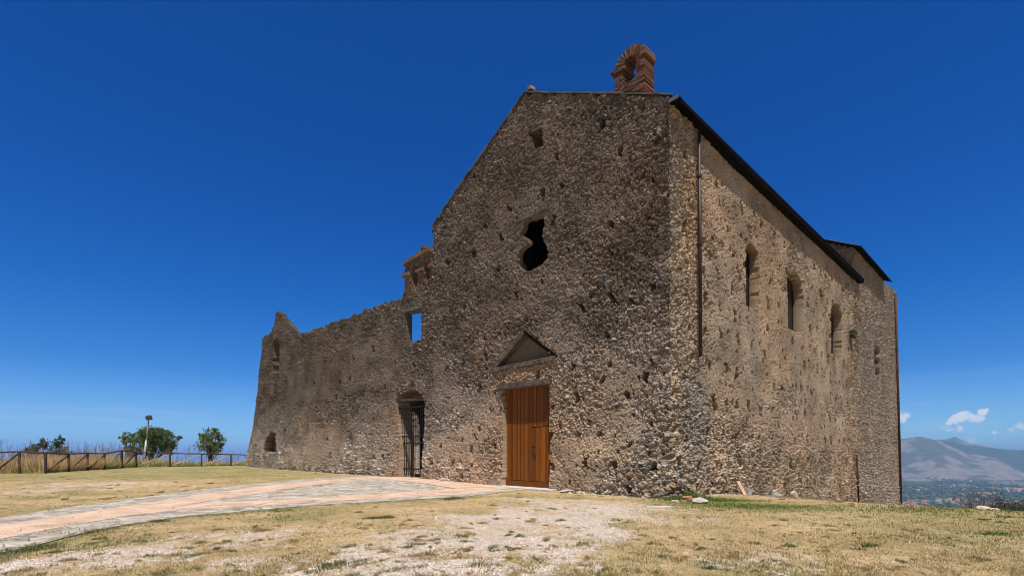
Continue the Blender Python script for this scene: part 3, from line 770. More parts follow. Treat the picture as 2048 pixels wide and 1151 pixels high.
tr_ = [fac(x, y) for x, y in RWIN]; rt0, rt1 = min(a[0] for a in tr_), max(a[0] for a in tr_); rz0, rz1 = min(a[1] for a in tr_), max(a[1] for a in tr_)
tg_ = [fac(x, y) for x, y in GATE]; gt_0, gt_1 = min(a[0] for a in tg_), max(a[0] for a in tg_); gz_1 = max(a[1] for a in tg_)
rwz = FAC & (TT > gt_0 - .3) & (TT < gt_1 + .3) & (VV < gz_1 + .3)
rwz |= FAC & (TT > rt0 - .25) & (TT < rt1 + .25) & (VV > rz0 - .25) & (VV < rz1 + .25)
VX = np.concatenate([base + nrm * disp[..., None], VV[..., None]], -1)
# batter of the far ends leans outward with the outline itself; drop verts flagged outside
keepv = inside
I = np.arange(nu * nv).reshape(nu, nv)
Q = np.stack([I[:-1, :-1], I[1:, :-1], I[1:, 1:], I[:-1, 1:]], -1)
kq = keepv[:-1, :-1] & keepv[1:, :-1] & keepv[1:, 1:] & keepv[:-1, 1:]
tq = thru[:-1, :-1] & thru[1:, :-1] & thru[1:, 1:] & thru[:-1, 1:]
kq &= ~tq
# sides of the nave only up to its own top where the choir starts: fine step, nothing to do
dq = np.stack([disp[:-1, :-1], disp[1:, :-1], disp[1:, 1:], disp[:-1, 1:]], -1); rng_ = dq.max(-1) - dq.min(-1)
def sheet(sel, thick, name, parent):
    """faces of the sheet, with its rim extruded back by the wall's thickness"""
    F = Q[sel]; sm = np.zeros(len(F), bool)
    # rim edges
    E = np.concatenate([F[:, [0, 1]], F[:, [1, 2]], F[:, [2, 3]], F[:, [3, 0]]])
    key = np.sort(E, 1); kk = key[:, 0].astype(np.int64) * (nu * nv) + key[:, 1]
    un, inv, cnt = np.unique(kk, return_inverse=True, return_counts=True)
    B = E[cnt[inv] == 1]
    fl = lambda a: a.reshape(-1, *a.shape[2:])
    Vf = fl(VX); inn = fl(thru)
    rimok = ~(inn[B[:, 0]] & inn[B[:, 1]]); B = B[rimok]
    used = np.unique(np.concatenate([F.ravel(), B.ravel()]))
    mp = np.full(nu * nv, -1); mp[used] = np.arange(len(used))
    Vn = Vf[used]; Cn = fl(col)[used]
    bu = np.unique(B); mb = np.full(nu * nv, -1); mb[bu] = len(used) + np.arange(len(bu))
    back = Vf[bu].copy(); thk = np.where(fl(rwz)[bu], .50, np.where(fl(TT)[bu] > 30.3, .40, thick))[:, None]; back[:, :2] = fl(base)[bu] - fl(nrm)[bu] * (thk + .15 * (RNG.random((len(bu), 1)) - .5)); back[:, 2] += .10 * (RNG.random(len(bu)) - .5)
    gk = np.where((fl(TT)[bu] > gt_0 - .3) & (fl(TT)[bu] < gt_1 + .3) & (fl(VV)[bu] < gz_1 + .3), .22, 1.05)[:, None]  # opening's inner rim painted dark: shade of the gateway put into the colour
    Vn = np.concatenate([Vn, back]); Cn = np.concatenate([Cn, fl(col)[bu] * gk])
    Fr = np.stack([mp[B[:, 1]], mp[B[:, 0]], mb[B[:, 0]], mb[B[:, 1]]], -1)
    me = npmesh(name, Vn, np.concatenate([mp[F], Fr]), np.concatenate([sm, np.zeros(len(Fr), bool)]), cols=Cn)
    return put(name, me, parent, [M['masonry']])

church = tag(empty('church', tuple(FP(TG / 2, 0))), 'tall stone church with bare rubble gable front, timber door and small brick bell arch', 'church')
ruin = tag(empty('ruined_wall', tuple(FP(26, 0.1))), 'long roofless rubble wall left of the church, with iron gate and jagged broken top', 'ruin')
selw = kq.copy(); selw[kG:] = False
selc = kq.copy(); selc[:kG] = False
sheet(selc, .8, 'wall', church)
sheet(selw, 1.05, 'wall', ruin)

# back faces and the rest of the shell, coarse masonry
def slab(name, pts, th, nvec, mt, parent):
    """flat polygon pts (3-D) thickened along nvec"""
    P = np.array(pts); n = len(P); V2 = np.concatenate([P, P + np.asarray(nvec) * th])
    F = [tuple(range(n)), tuple(range(n, 2 * n))[::-1]] + [(i, i + n, (i + 1) % n + n, (i + 1) % n) for i in range(n)]
    b = MB(); b.add(V2, F); return b.build(name, mt, parent)
# inner face of the wing wall, with the same openings left free: built as vertical strips
b = MB(); tprev = TG
stp = np.arange(TG + .3, fac(524, 672)[0] + .01, .35)
gp = poly(GATE, fac); rp = poly(RWIN, fac)
def band(P, t):
    z = [a for a in np.linspace(-1, 12, 400) if inpoly(np.array([t]), np.array([a]), P)[0]]
    return (min(z), max(z)) if z else None
for i in range(len(stp) - 1):
    t0, t1 = stp[i], stp[i + 1]; tm = (t0 + t1) / 2
    zt = min(np.interp(t0, wt[:, 0], wt[:, 1]), np.interp(t1, wt[:, 0], wt[:, 1])) - (.12 if t1 < 30.3 else 2.4)
    cuts = [-.4]
    for P_ in (gp, rp):
        bb = ([(-.38, gz_1 + .3)] if gt_0 - .1 < tm < gt_1 + 1.6 else []) if P_ is gp else ([(rz0 - .1, rz1 + .3)] if rt0 - .1 < tm < rt1 + 1.6 else []); bb = [q_ for q_ in bb if q_]
        if bb: cuts += [min(q_[0] for q_ in bb) - .02, max(q_[1] for q_ in bb) + .02]
    cuts.append(zt)
    for a, c in zip(cuts[0::2], cuts[1::2]):
        if c > a + .05: b.box(FP(t0, a, -1.06), DL * (t1 - t0), NF * -.03, (0, 0, c - a))
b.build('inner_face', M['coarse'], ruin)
# nave shell: left wall, back wall
b = MB()
b.box(FP(TG - .9, -.3, -.8), DL * .9, DR * 41, (0, 0, 13.9))
b.build('nave_side_wall', M['coarse'], church)
b = MB()
b.box(SP(40.6, -4.6, -1.2), DL * 12.0, DR * .8, (0, 0, 18.2))
b.build('end_wall', M['coarse'], church)
# choir walls above the nave roof: the cross wall facing the front, with a brick face
def cross(s0):
    b = MB()
    top = lambda t: 15.75 + (ZA - ZE) / (TG / 2) * (TG / 2 - abs(t - TG / 2))
    ts = np.linspace(0.05, TG - .05, 41); rr = random.Random(5)
    for i in range(40):
        for z in np.arange(12.6, 19.6, .24):
            t0, t1 = ts[i], ts[i + 1]
            zt = min(z + .24, top(t0), top(t1))
            if zt <= z + .02: continue
            k = rr.uniform(.7, 1.2); b.col = (.27 * k, .20 * k, .15 * k)
            b.box(SP(s0 - rr.uniform(0, .05), z, -t0), DL * (t1 - t0 - .01), DR * .5, (0, 0, zt - z - .01))
    return b.build('choir_cross_wall', M['brick'], church)
cross(SN)

# ------------------------------------------------------------------ roofs
def gable_roof(name, s0, s1, ze, za, over_r, over_l, th, parent, tiles=True):
    sl_ = (za - ze) / (TG / 2)
    tl, tr = TG + over_l, -over_r
    pts = [(tr, ze - sl_ * over_r), (TG / 2, za), (tl, ze - sl_ * over_l)]
    b = MB()
    for (ta, zaa), (tb, zbb) in ((pts[0], pts[1]), (pts[1], pts[2])):
        P0 = SP(s0, zaa, -ta); P1 = SP(s0, zbb, -tb)
        V_ = [P0, P1, P1 + DR * (s1 - s0), P0 + DR * (s1 - s0)]
        V2 = V_ + [v + np.array([0, 0, th]) for v in V_]
        b.add(V2, [(0, 1, 2, 3), (7, 6, 5, 4), (0, 4, 5, 1), (1, 5, 6, 2), (2, 6, 7, 3), (3, 7, 4, 0)])
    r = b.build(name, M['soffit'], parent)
    # clay cover tiles along both slopes (rows of half-round ridges), with ragged verge and eave ends
    b = MB(); rr = random.Random(9)
    for (ta, zaa), (tb, zbb) in ((pts[0], pts[1]), (pts[2], pts[1])):
        s = s0 + .2
        while s < s1 - .05:
            e = rr.uniform(-.30, -.22)
            P0 = SP(s, zaa + th + .01 - e * sl_, -(ta - e * (1 if ta < tb else -1))); P1 = SP(s, zbb + th + .01, -tb)
            b.bar(P0, P1, .05, 6)
            s += .24
    b.build('roof_tiles', M['tiles'], r, smooth=True)
    return r
gable_roof('roof', .10, 26.3, ZE - .17, ZA - .17, .36, .22, .08, church)
gable_roof('choir_roof', SN - .35, 34.6, 15.70, 19.3, .55, .3, .10, church)
# right rafter ends / wall plate give the soffit some body
b = MB()
for a_, c_, za_, zc_ in ((-.08, 1.2, 13.84, 13.74), (1.2, 5.0, 13.74, 13.52), (5.0, 26.3, 13.52, 13.50)):
    P_ = [SP(a_, za_, -.03), SP(a_, za_, .34), SP(c_, zc_, .34), SP(c_, zc_, -.03)]; T_ = [SP(a_, 13.86, -.03), SP(a_, 13.80, .34), SP(c_, 13.80, .34), SP(c_, 13.86, -.03)]
    b.add(P_ + T_, [(0, 3, 2, 1), (4, 5, 6, 7), (0, 1, 5, 4), (1, 2, 6, 5), (2, 3, 7, 6), (3, 0, 4, 7)])
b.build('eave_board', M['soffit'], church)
b = MB(); b.box(SP(-.10, ZE - .30, .0), DR * .05, NR * .37, (0, 0, .12)); b.build('verge_flashing', M['metal'], church)
# thin slates on top of the facade gable
b = MB(); rr = random.Random(12)
t = -.05
while t < TG + .05:
    L = rr.uniform(.25, .55); t2 = min(t + L, TG + .1)
    z0 = ZE + (ZA - ZE) * (1 - abs(t - TG / 2) / (TG / 2)); z1 = ZE + (ZA - ZE) * (1 - abs(t2 - TG / 2) / (TG / 2))
    k = rr.uniform(.5, 1.3); red = rr.random() < .4
    b.col = (.17 * k, .12 * k, .09 * k) if red else (.16 * k, .135 * k, .115 * k)
    b.box(FP(t, z0 + .02, .05 + rr.uniform(-.03, .03)), FP(t2, z1, 0) - FP(t, z0, 0), NF * -.35, (0, 0, rr.uniform(.03, .07)))
    t = t2 - .01
b.build('gable_coping', M['brick'], church)
t0, z0 = fac(1059, 178); b = MB(); b.col = (.22, .19, .16); b.box(FP(t0 - .12, ZA + .02, .06), DL * .2, NF * -.3, (0, 0, .16)); b.build('ridge_stone', M['brick'], church, rough=.02)

# ------------------------------------------------------------------ bell arch
bell = empty('bell_arch', tuple(FP(1.6, 14.6)))
bell.parent = church; bpy.context.view_layer.update(); bell.matrix_parent_inverse = church.matrix_world.inverted()
bell.location = tuple(FP(1.6, 14.6))
OFF = -.12
tL = fac(1230, 150, OFF)[0]; tR = fac(1288.5, 150, OFF)[0]; oL = fac(1246, 150, OFF)[0]; oR = fac(1272, 150, OFF)[0]
zb = 14.55; zsill = fac(1260, 163, OFF)[1]; zspr = fac(1246, 133, OFF)[1]; ztop = fac(1268, 88, OFF)[1]
DEP = .68; rr = random.Random(21)
def bcol():
    k = rr.uniform(.55, 1.25); g = rr.random()
    return (.17 * k, .072 * k, .042 * k) if g < .55 else ((.27 * k, .155 * k, .095 * k) if g < .8 else (.12 * k, .09 * k, .07 * k))
def bricks(ta, tb, z0, z1, proj=0.0, hc=.046, gap=.024):
    z = z0
    while z < z1:
        hh_ = min(hc, z1 - z); t = ta
        while t < tb - .03:
            L = min(rr.uniform(.16, .27), tb - t)
            if tb - t - L < .07: L = tb - t
            MBc.col = bcol(); j = rr.uniform(-.012, .022) + proj; j2 = rr.uniform(-.01, .02) + (proj if tb - t - L < .01 or t == ta else 0)
            a = t - (j2 if t == ta else 0); l = L - .008 + (j2 if t == ta else 0) + (j2 if t + L >= tb - .01 else 0)
            MBc.box(FP(a, z, OFF + j), DL * l, NF * -(DEP + j + rr.uniform(-.01, .02)), (0, 0, hh_))
            t += L
        z += hc + gap
MBc = MB(); bricks(tR, tL, zb, zsill); MBc.build('base', M['brick'], bell, rough=.004)
MBc = MB(); bricks(tR, oR, zsill, zspr); MBc.build('pier', M['brick'], bell, rough=.004)
MBc = MB(); bricks(oL, tL, zsill, zspr); bricks(oL - .02, tL + .10, zspr - .09, zspr, .07); MBc.build('pier', M['brick'], bell, rough=.004)
# arch: radial bricks, spandrels, then the sloping cover
MBc = MB(); tc_ = (oL + oR) / 2; ri = (oL - oR) / 2; zc = zspr; ro = ztop - zc; wo = (tL - tR) / 2; tm_ = (tL + tR) / 2
rz_in = fac(1262, 111, OFF)[1] - zc
nb_ = 44
for i in range(nb_):
    a0 = math.pi * i / nb_; a1 = math.pi * (i + .8) / nb_
    def pt(a, k):
        ci, si = math.cos(a), math.sin(a)
        inn = np.array([tc_ + ri * ci, zc + rz_in * si]); ou = np.array([tm_ + wo * ci * (1.02), zc + ro * si])
        return inn + (ou - inn) * k
    j = rr.uniform(-.01, .02); ko = rr.uniform(.93, 1.04)
    P = [pt(a0, 0), pt(a1, 0), pt(a1, ko), pt(a0, ko)]
    fr = [FP(p[0], p[1], OFF + j) for p in P]; bk = [FP(p[0], p[1], OFF - DEP) for p in P]
    MBc.col = bcol(); MBc.add(fr + bk, [(0, 1, 2, 3), (7, 6, 5, 4), (0, 4, 5, 1), (1, 5, 6, 2), (2, 6, 7, 3), (3, 7, 4, 0)])
MBc.build('arch_ring', M['brick'], bell, rough=.003)
MBc = MB(); MBc.col = (.07, .045, .03)                 # mortar core behind the bricks
core = .045
for (ta, tb, z0, z1) in ((tR + core, tL - core, zb, zsill - .02), (tR + core, oR - core, zsill - .02, zspr), (oL + core, tL - core, zsill - .02, zspr)):
    MBc.box(FP(ta, z0, OFF - core), DL * (tb - ta), NF * -(DEP - 2 * core), (0, 0, z1 - z0))
MBc.build('mortar_core', M['brick'], bell)
MBc = MB()                                              # projecting tile cover on the right shoulder
for i in range(5):
    MBc.col = bcol(); zz = zspr + (.02 + .055 * i)
    MBc.box(FP(tR - .07 + .012 * i, zz, OFF + .05), DL * (.20 - .01 * i), NF * -(DEP + .1), (0, 0, .042))
MBc.build('shoulder_course', M['brick'], bell, rough=.004)

# ------------------------------------------------------------------ door, lintels, pediment
def beam(name, a, b_, th, depth, out_, mt, parent, f=fac, P=FP, rough=.012, n=9, Nn=None):
    """timber in the wall plane from picture point a to b (lower edges), th high, depth into the wall"""
    Nn = NF if Nn is None else Nn
    ta, za = f(*a); tb, zb_ = f(*b_); V_ = []; rr = random.Random(hash((round(a[0]), round(b_[0]))) % 999)
    up = np.array([-(zb_ - za), (tb - ta)]); up = up / np.linalg.norm(up)
    if up[1] < 0: up = -up
    for i in range(n):
        k = i / (n - 1); t = ta + (tb - ta) * k; z = za + (zb_ - za) * k
        j = [rr.uniform(-1, 1) * rough for _ in range(4)]
        lo = P(t, z + j[0], out_ + j[1]); hi = P(t + up[0] * th, z + up[1] * th + j[2], out_ + j[3])
        V_ += [lo, hi, hi - Nn * depth, lo - Nn * depth]
    F = [(4 * i + a_, 4 * i + (a_ + 1) % 4, 4 * i + 4 + (a_ + 1) % 4, 4 * i + 4 + a_) for i in range(n - 1) for a_ in range(4)]
    F += [(0, 3, 2, 1), tuple(4 * (n - 1) + q_ for q_ in range(4))]
    m = MB(); m.add(V_, F); o = m.build(name, mt, parent)
    bv = o.modifiers.new('bevel', 'BEVEL'); bv.width = .015; bv.segments = 2; bv.limit_method = 'ANGLE'
    return o
beam('door_lintel', (997, 779), (1101, 768), .26, .55, .15, M['oldwood'], church)
beam('pediment_sill', (987, 744), (1113, 720), .20, .40, .07, M['oldwood'], church)
beam('pediment_rafter', (988, 741), (1050, 668), .26, .32, .06, M['oldwood'], church)
beam('pediment_rafter', (1112, 716), (1046, 665), .13, .36, .05, M['soffit'], church)
beam('window_lintel', (808, 625), (845, 616), .17, .6, .06, M['greywood'], ruin)
beam('window_post', (811.5, 664), (811.6, 627), .40, .40, -.04, M['greywood'], ruin)
beam('gate_lintel', (797, 802), (849, 799), .13, .30, -.12, M['oldwood'], ruin)
beam('window_head', (1063, 266), (1085, 256), .10, .3, .03, M['oldwood'], church)
beam('window_head', (1034, 446), (1102, 417), .14, .4, .05, M['oldwood'], church)

door = empty('door', tuple(FP(7, 0, -.5))); door.parent = church; bpy.context.view_layer.update(); door.matrix_parent_inverse = church.matrix_world.inverted()
DD = -.25
dl = fac(1004, 900, -.25)[0] + .15; dr = fac(1100, 900, -.25)[0] - .15
ztopd = fac(1050, 770)[1] + .08; zbot = float(hgt(*FP(7, 0)[:2])) + .06
dl += .02; dr -= .02
b = MB(); rr = random.Random(31)
# outer leaf of tongued planks; the wicket sits in its lower right part
wl_, wr_ = dr + .10 + 1.13, dr + .10; wz = fac(1080, 853, DD)[1]
t = dr + .02; pw = .112
kk_ = 0
while t < dl - .02:
    w_ = min(pw, dl - .02 - t); z0 = zbot + .28
    isw = (t >= wr_ - .01) and (t + w_ <= wl_ + .05)
    if isw: z0 = wz + .02
    b.col = dcol(rr); b.box(FP(t, z0, DD + rr.uniform(-.003, .003)), DL * (w_ - .008), NF * -.04, (0, 0, ztopd - z0)); t += w_
b.build('plank_leaf', M['door'], door, bevel=.004)
b = MB(); b.col = (.17, .055, .008); b.box(FP(dr, zbot, DD + .025), DL * (dl - dr), NF * -.05, (0, 0, .26)); b.build('kick_rail', M['door'], door, bevel=.006)
b = MB(); b.box(FP(dr - .2, zbot - .2, DD - .06), DL * (dl - dr + .4), NF * -.05, (0, 0, ztopd - zbot + .3)); b.build('backing', M['soffit'], door)
b = MB(); t = wr_
while t < wl_ - .02:
    b.col = tuple(1.15 * q_ for q_ in dcol(rr)); b.box(FP(t, zbot + .28, DD + .012 + rr.uniform(-.003, .003)), DL * .105, NF * -.045, (0, 0, wz - zbot - .29)); t += .113
wk = b.build('wicket_door', M['door'], door, bevel=.004)
b = MB(); b.bar(FP(wl_ - .14, zbot + 2.05 - .25, DD + .02), FP(wl_ - .14, zbot + 1.80, DD + .09), .03, 10); b.bar(FP(wl_ - .14, zbot + 1.80, DD + .085), FP(wl_ - .04, zbot + 1.77, DD + .085), .018, 8)
b.build('handle', M['iron'], wk)
b = MB(); b.box(FP(wl_ - .18, zbot + 1.25, DD + .015), DL * .05, NF * -.02, (0, 0, .24)); b.build('keyhole_plate', M['soffit'], wk)
for tq_ in (dl - .01, dr - .06): b = MB(); b.col = (.12, .04, .008); b.box(FP(tq_, zbot, DD + .03), DL * .07, NF * -.12, (0, 0, ztopd - zbot)); b.build('frame_post', M['door'], door)
# threshold slab
b = MB(); zt = float(hgt(*FP(7, 0)[:2])); P0 = FP(dr - .5, zt - .1, .55)
b.box(P0, DL * (dl - dr + 2.1), NF * -1.0, (0, 0, .17)); b.build('threshold', M['flag'], church, bevel=.02)

# dark void behind the square and violin windows: the nave floor and an inner ceiling close the interior
# side windows: frame and pane set deep
for i, (P_, d_) in enumerate(SW):
    pp = np.array([sid(x, y) for x, y in P_]); s0, s1 = pp[:, 0].min(), pp[:, 0].max(); z0, z1 = pp[:, 1].min(), pp[:, 1].max()
    wn = empty('window', tuple(SP((s0 + s1) / 2, z0, -d_))); wn.parent = church; bpy.context.view_layer.update(); wn.matrix_parent_inverse = church.matrix_world.inverted()
    b = MB(); b.box(SP(s0 - .1, z0 - .1, -d_ + .02), DR * (s1 - s0 + .2), NR * -.02, (0, 0, z1 - z0 + .2)); b.build('pane', M['glass'], wn)
    b = MB()
    for sx in (s0 + .02, (s0 + s1) / 2 - .03, s1 - .07): b.box(SP(sx, z0, -d_ + .08), DR * .06, NR * -.05, (0, 0, z1 - z0))
    b.build('frame', M['greywood'], wn)

# ------------------------------------------------------------------ pipes
def pipe(name, top, bot, r, mt, outw=.10, clamps=(), elbow=False, rad2=None):
    s0, z0 = sid(*top, outw); s1, z1 = sid(*bot, outw)
    b = MB(); b.bar(SP(s0, z0, outw), SP(s1, z1, outw), r, 12)
    if elbow: b.bar(SP(s0, z0, outw), SP(s0, z0 + .35, outw + .35), r, 12)
    o = b.build(name, mt, church, smooth=True)
    if clamps:
        for k in clamps:
            b = MB(); p = SP(s0 + (s1 - s0) * k, z0 + (z1 - z0) * k, outw)
            b.bar(p - np.array([0, 0, .04]), p + np.array([0, 0, .04]), r * 1.35, 12); b.box(p - NR * outw * 1.3 - DR * .02, DR * .04, NR * outw * 1.3, (0, 0, .04)); b.build('clamp', M['lamp'] if mt is M['rust'] and len(clamps) == 1 else mt, o)
    return o
pipe('downpipe', (1398.5, 262), (1401.5, 712), .062, M['pipe'], .13, (.2, .5, .8, .97), False)
pipe('drain_stub', (1714, 908), (1717.5, 1010), .06, M['rust'], .12, (.6,))
pipe('downpipe', (1791, 588), (1802.5, 1016), .095, M['rust'], .12, (.25, .5, .75))

# ------------------------------------------------------------------ gate and what lies behind it
gate = empty('gate', tuple(FP(fac(822, 950)[0], .15, -.6))); gate.parent = ruin; bpy.context.view_layer.update(); gate.matrix_parent_inverse = ruin.matrix_world.inverted()
gt0 = fac(850, 900, -.2)[0] - .05; gt1 = fac(799, 900, -.2)[0] + .1; zg = .22; zgt = fac(822, 812)[1]; GD = -.20
b = MB(); n = 15
for i in range(n):
    t = gt0 + (gt1 - gt0) * (i + .5) / n
    b.bar(FP(t, zg + .1, GD), FP(t, zgt, GD), .016, 6)
b.build('bar', M['iron'], gate)
b = MB()
for z in (zg + .42, (zg + zgt) / 2 - .12, (zg + zgt) / 2 + .28, zgt - .06): b.box(FP(gt0, z, GD + .03), DL * (gt1 - gt0), NF * -.05, (0, 0, .075))
for t in (gt0, (gt0 + gt1) / 2 - .04, gt1 - .08): b.box(FP(t, zg, GD + .035), DL * .08, NF * -.06, (0, 0, zgt - zg))
b.build('gate_frame', M['iron'], gate)
b = MB()
for i in range(n):
    t = gt0 + (gt1 - gt0) * i / n; b.bar(FP(t, zg + .05, GD), FP(t + (gt1 - gt0) / n, zg + .44, GD), .013, 5)
b.build('lattice', M['iron'], gate)
# vaulted porch behind the gate
por = empty('porch', tuple(FP(gt0 + 1, .1, -3))); por.parent = ruin; bpy.context.view_layer.update(); por.matrix_parent_inverse = ruin.matrix_world.inverted()
b = MB(); p0 = gt0 - 1.2; ac = fac(823, 900, -3.8)[0]; p1 = ac + 2.4
b.box(FP(p0, 4.9, -1.12), DL * (p1 - p0), NF * -2.9, (0, 0, .3)); b.build('ceiling', M['coarse'], por)
b = MB(); b.box(FP(p0 - .3, -.2, -1.12), DL * .3, NF * -2.9, (0, 0, 5.1)); b.box(FP(p1, -.2, -1.12), DL * .3, NF * -2.9, (0, 0, 5.1)); b.build('side_wall', M['coarse'], por)
# back wall with an arched opening, stair beyond
bt = MB(); aw = .95
for t in np.arange(p0, p1, .12):
    z0 = -.2
    if abs(t + .06 - ac) < aw: z0 = 3.5 + math.sqrt(max(0, aw ** 2 - (t + .06 - ac) ** 2)) * 1.1
    bt.box(FP(t, z0, -3.8), DL * .12, NF * -.22, (0, 0, 4.9 - z0))
bt.build('arch_wall', M['coarse'], por)
b = MB(); rr = random.Random(44)
for i in range(12):
    b.col = (.40, .33, .26); b.box(FP(fac(823, 900, -6.4 - .32 * i)[0] - 2.2, -.2 + .2 * i, -6.4 - .32 * i), DL * 4.4, NF * -.5, (0, 0, .22))
b.build('stair', M['whitestone'], por, bevel=.02)
b = MB()
tw_ = fac(823, 900, -10.6)[0]
for z in np.arange(0, 6.5, .3):
    for t in np.arange(tw_ - 6, tw_ + 6, .45):
        k = rr.uniform(.7, 1.2); b.col = (.33 * k, .26 * k, .2 * k); b.box(FP(t + rr.uniform(0, .05), z, -10.6 + rr.uniform(-.04, .06)), DL * .42, NF * -.4, (0, 0, .28))
b.build('courtyard_wall', M['brick'], por, rough=.015)

# ------------------------------------------------------------------ paths
def ribbon(name, top, bot, mt, nx=160, ny=6, lift=.03, rag=0.0):
    def res(P):
        P = np.array([unproj(*p)[:2] for p in P]); L = np.concatenate([[0], np.cumsum(np.hypot(*np.diff(P, axis=0).T))]); L /= L[-1]
        k = np.linspace(0, 1, nx); return np.stack([np.interp(k, L, P[:, 0]), np.interp(k, L, P[:, 1])], 1)
    a, c = res(top), res(bot); K = np.linspace(0, 1, ny)[None, :, None]
    G = a[:, None] * (1 - K) + c[:, None] * K
    if rag:
        j = rag * (vnoise(G[..., 0] * 5, G[..., 1] * 5, 601) - .5) * 2 * (np.abs(K[..., 0] - .5) > .45); G[..., 1] += j
    z = hgt(G[..., 0], G[..., 1]) + lift + (.012 * (fbm(G[..., 0] * 3, G[..., 1] * 3, 602, 2) - .5) if rag else 0)
    V_ = np.concatenate([G, z[..., None]], -1).reshape(-1, 3); I = np.arange(nx * ny).reshape(nx, ny)
    top_ = np.stack([I[:-1, :-1], I[:-1, 1:], I[1:, 1:], I[1:, :-1]], -1).reshape(-1, 4)
    # skirts down into the ground
    rim = np.concatenate([I[:, 0], I[1:, -1][::1]]) if False else None
    n0 = len(V_); Vs = V_.copy(); Vs[:, 2] -= .08
    sk = []
    for e in (I[:, 0], I[:, -1], I[0, :], I[-1, :]):
        sk.append(np.stack([e[:-1], e[1:], e[1:] + n0, e[:-1] + n0], -1))
    me = npmesh(name, np.concatenate([V_, Vs]), np.concatenate([top_] + sk), False)
    o = put(name, me, None, [mt]); o['kind'] = 'structure'; return o
def paving_mat(kind):
    m = bpy.data.materials.new(kind + '_paving'); m.use_nodes = True; t = m.node_tree; t.nodes.clear(); L = t.links.new; nn = t.nodes.new
    o = nn('ShaderNodeOutputMaterial'); p = nn('ShaderNodeBsdfPrincipled'); L(p.outputs[0], o.inputs[0]); p.inputs['Roughness'].default_value = .9; p.inputs['Specular IOR Level'].default_value = .15
    tcn = nn('ShaderNodeTexCoord'); mp = nn('ShaderNodeMapping'); mp.inputs['Rotation'].default_value = (0, 0, rad(38)); L(tcn.outputs['Object'], mp.inputs[0])
    no = nn('ShaderNodeTexNoise'); no.inputs['Scale'].default_value = 1.2; no.inputs['Detail'].default_value = 6; L(mp.outputs[0], no.inputs['Vector'])
    nf = nn('ShaderNodeTexNoise'); nf.inputs['Scale'].default_value = 30; nf.inputs['Detail'].default_value = 4; L(mp.outputs[0], nf.inputs['Vector'])
    mx = nn('ShaderNodeMix'); mx.data_type = 'RGBA'; mx.blend_type = 'MULTIPLY'; mx.inputs[0].default_value = 1
    r = nn('ShaderNodeValToRGB'); r.color_ramp.elements[0].position = .3; r.color_ramp.elements[0].color = (.66, .64, .6, 1); r.color_ramp.elements[1].position = .65; r.color_ramp.elements[1].color = (1.05, 1.03, 1, 1)
    L(no.outputs[0], r.inputs[0])
    b = nn('ShaderNodeBump'); b.inputs['Strength'].default_value = .9; L(b.outputs[0], p.inputs['Normal'])
    if kind == 'brick':
        br = nn('ShaderNodeTexBrick'); br.inputs['Scale'].default_value = 3.2; br.inputs['Mortar Size'].default_value = .012; br.inputs['Bias'].default_value = 0
        br.inputs['Color1'].default_value = (.62, .43, .33, 1); br.inputs['Color2'].default_value = (.70, .51, .40, 1); br.inputs['Mortar'].default_value = (.52, .39, .31, 1)
        br.inputs['Brick Width'].default_value = .8; br.inputs['Row Height'].default_value = .4
        L(mp.outputs[0], br.inputs['Vector']); src = br.outputs[0]; L(br.outputs['Fac'], b.inputs['Height']); b.invert = True; b.inputs['Distance'].default_value = .008
    else:
        ds = nn('ShaderNodeMix'); ds.data_type = 'RGBA'; ds.inputs[0].default_value = .12; L(mp.outputs[0], ds.inputs[6]); L(no.outputs['Color'], ds.inputs[7])
        v = nn('ShaderNodeTexVoronoi'); v.feature = 'DISTANCE_TO_EDGE'; v.inputs['Scale'].default_value = 4.2; L(ds.outputs[2], v.inputs['Vector'])
        v2 = nn('ShaderNodeTexVoronoi'); v2.inputs['Scale'].default_value = 4.2; L(ds.outputs[2], v2.inputs['Vector'])
        r1 = nn('ShaderNodeValToRGB'); e = r1.color_ramp.elements; e[0].color = (.24, .225, .21, 1); e[1].color = (.66, .60, .53, 1); x = e.new(.5); x.color = (.47, .435, .395, 1)
        L(v2.outputs['Color'], r1.inputs[0])
        r2 = nn('ShaderNodeMapRange'); r2.inputs[1].default_value = .0; r2.inputs[2].default_value = .04; L(v.outputs[0], r2.inputs[0])
        mm = nn('ShaderNodeMix'); mm.data_type = 'RGBA'; L(r2.outputs[0], mm.inputs[0]); mm.inputs[6].default_value = (.26, .23, .17, 1); L(r1.outputs[0], mm.inputs[7]); src = mm.outputs[2]
        L(r2.outputs[0], b.inputs['Height']); b.inputs['Distance'].default_value = .03
    L(src, mx.inputs[6]); L(r.outputs[0], mx.inputs[7])
    m2_ = nn('ShaderNodeMix'); m2_.data_type = 'RGBA'; m2_.blend_type = 'MULTIPLY'; m2_.inputs[0].default_value = .5; L(mx.outputs[2], m2_.inputs[6]); L(nf.outputs['Color'], m2_.inputs[7])
    sc_ = nn('ShaderNodeVectorMath'); sc_.operation = 'SCALE'; sc_.inputs['Scale'].default_value = 1.3; L(m2_.outputs[2], sc_.inputs[0])
    mr2 = nn('ShaderNodeMapRange'); mr2.inputs[1].default_value = .3; mr2.inputs[2].default_value = .7; mr2.inputs[3].default_value = .85; mr2.inputs[4].default_value = 1.15; L(nf.outputs[0], mr2.inputs[0])
    s3 = nn('ShaderNodeVectorMath'); s3.operation = 'SCALE'; L(mx.outputs[2], s3.inputs[0]); L(mr2.outputs[0], s3.inputs['Scale'])
    nd = nn('ShaderNodeTexNoise'); nd.inputs['Scale'].default_value = 1.9; nd.inputs['Detail'].default_value = 8; nd.inputs['Roughness'].default_value = .75; L(tcn.outputs['Object'], nd.inputs['Vector'])
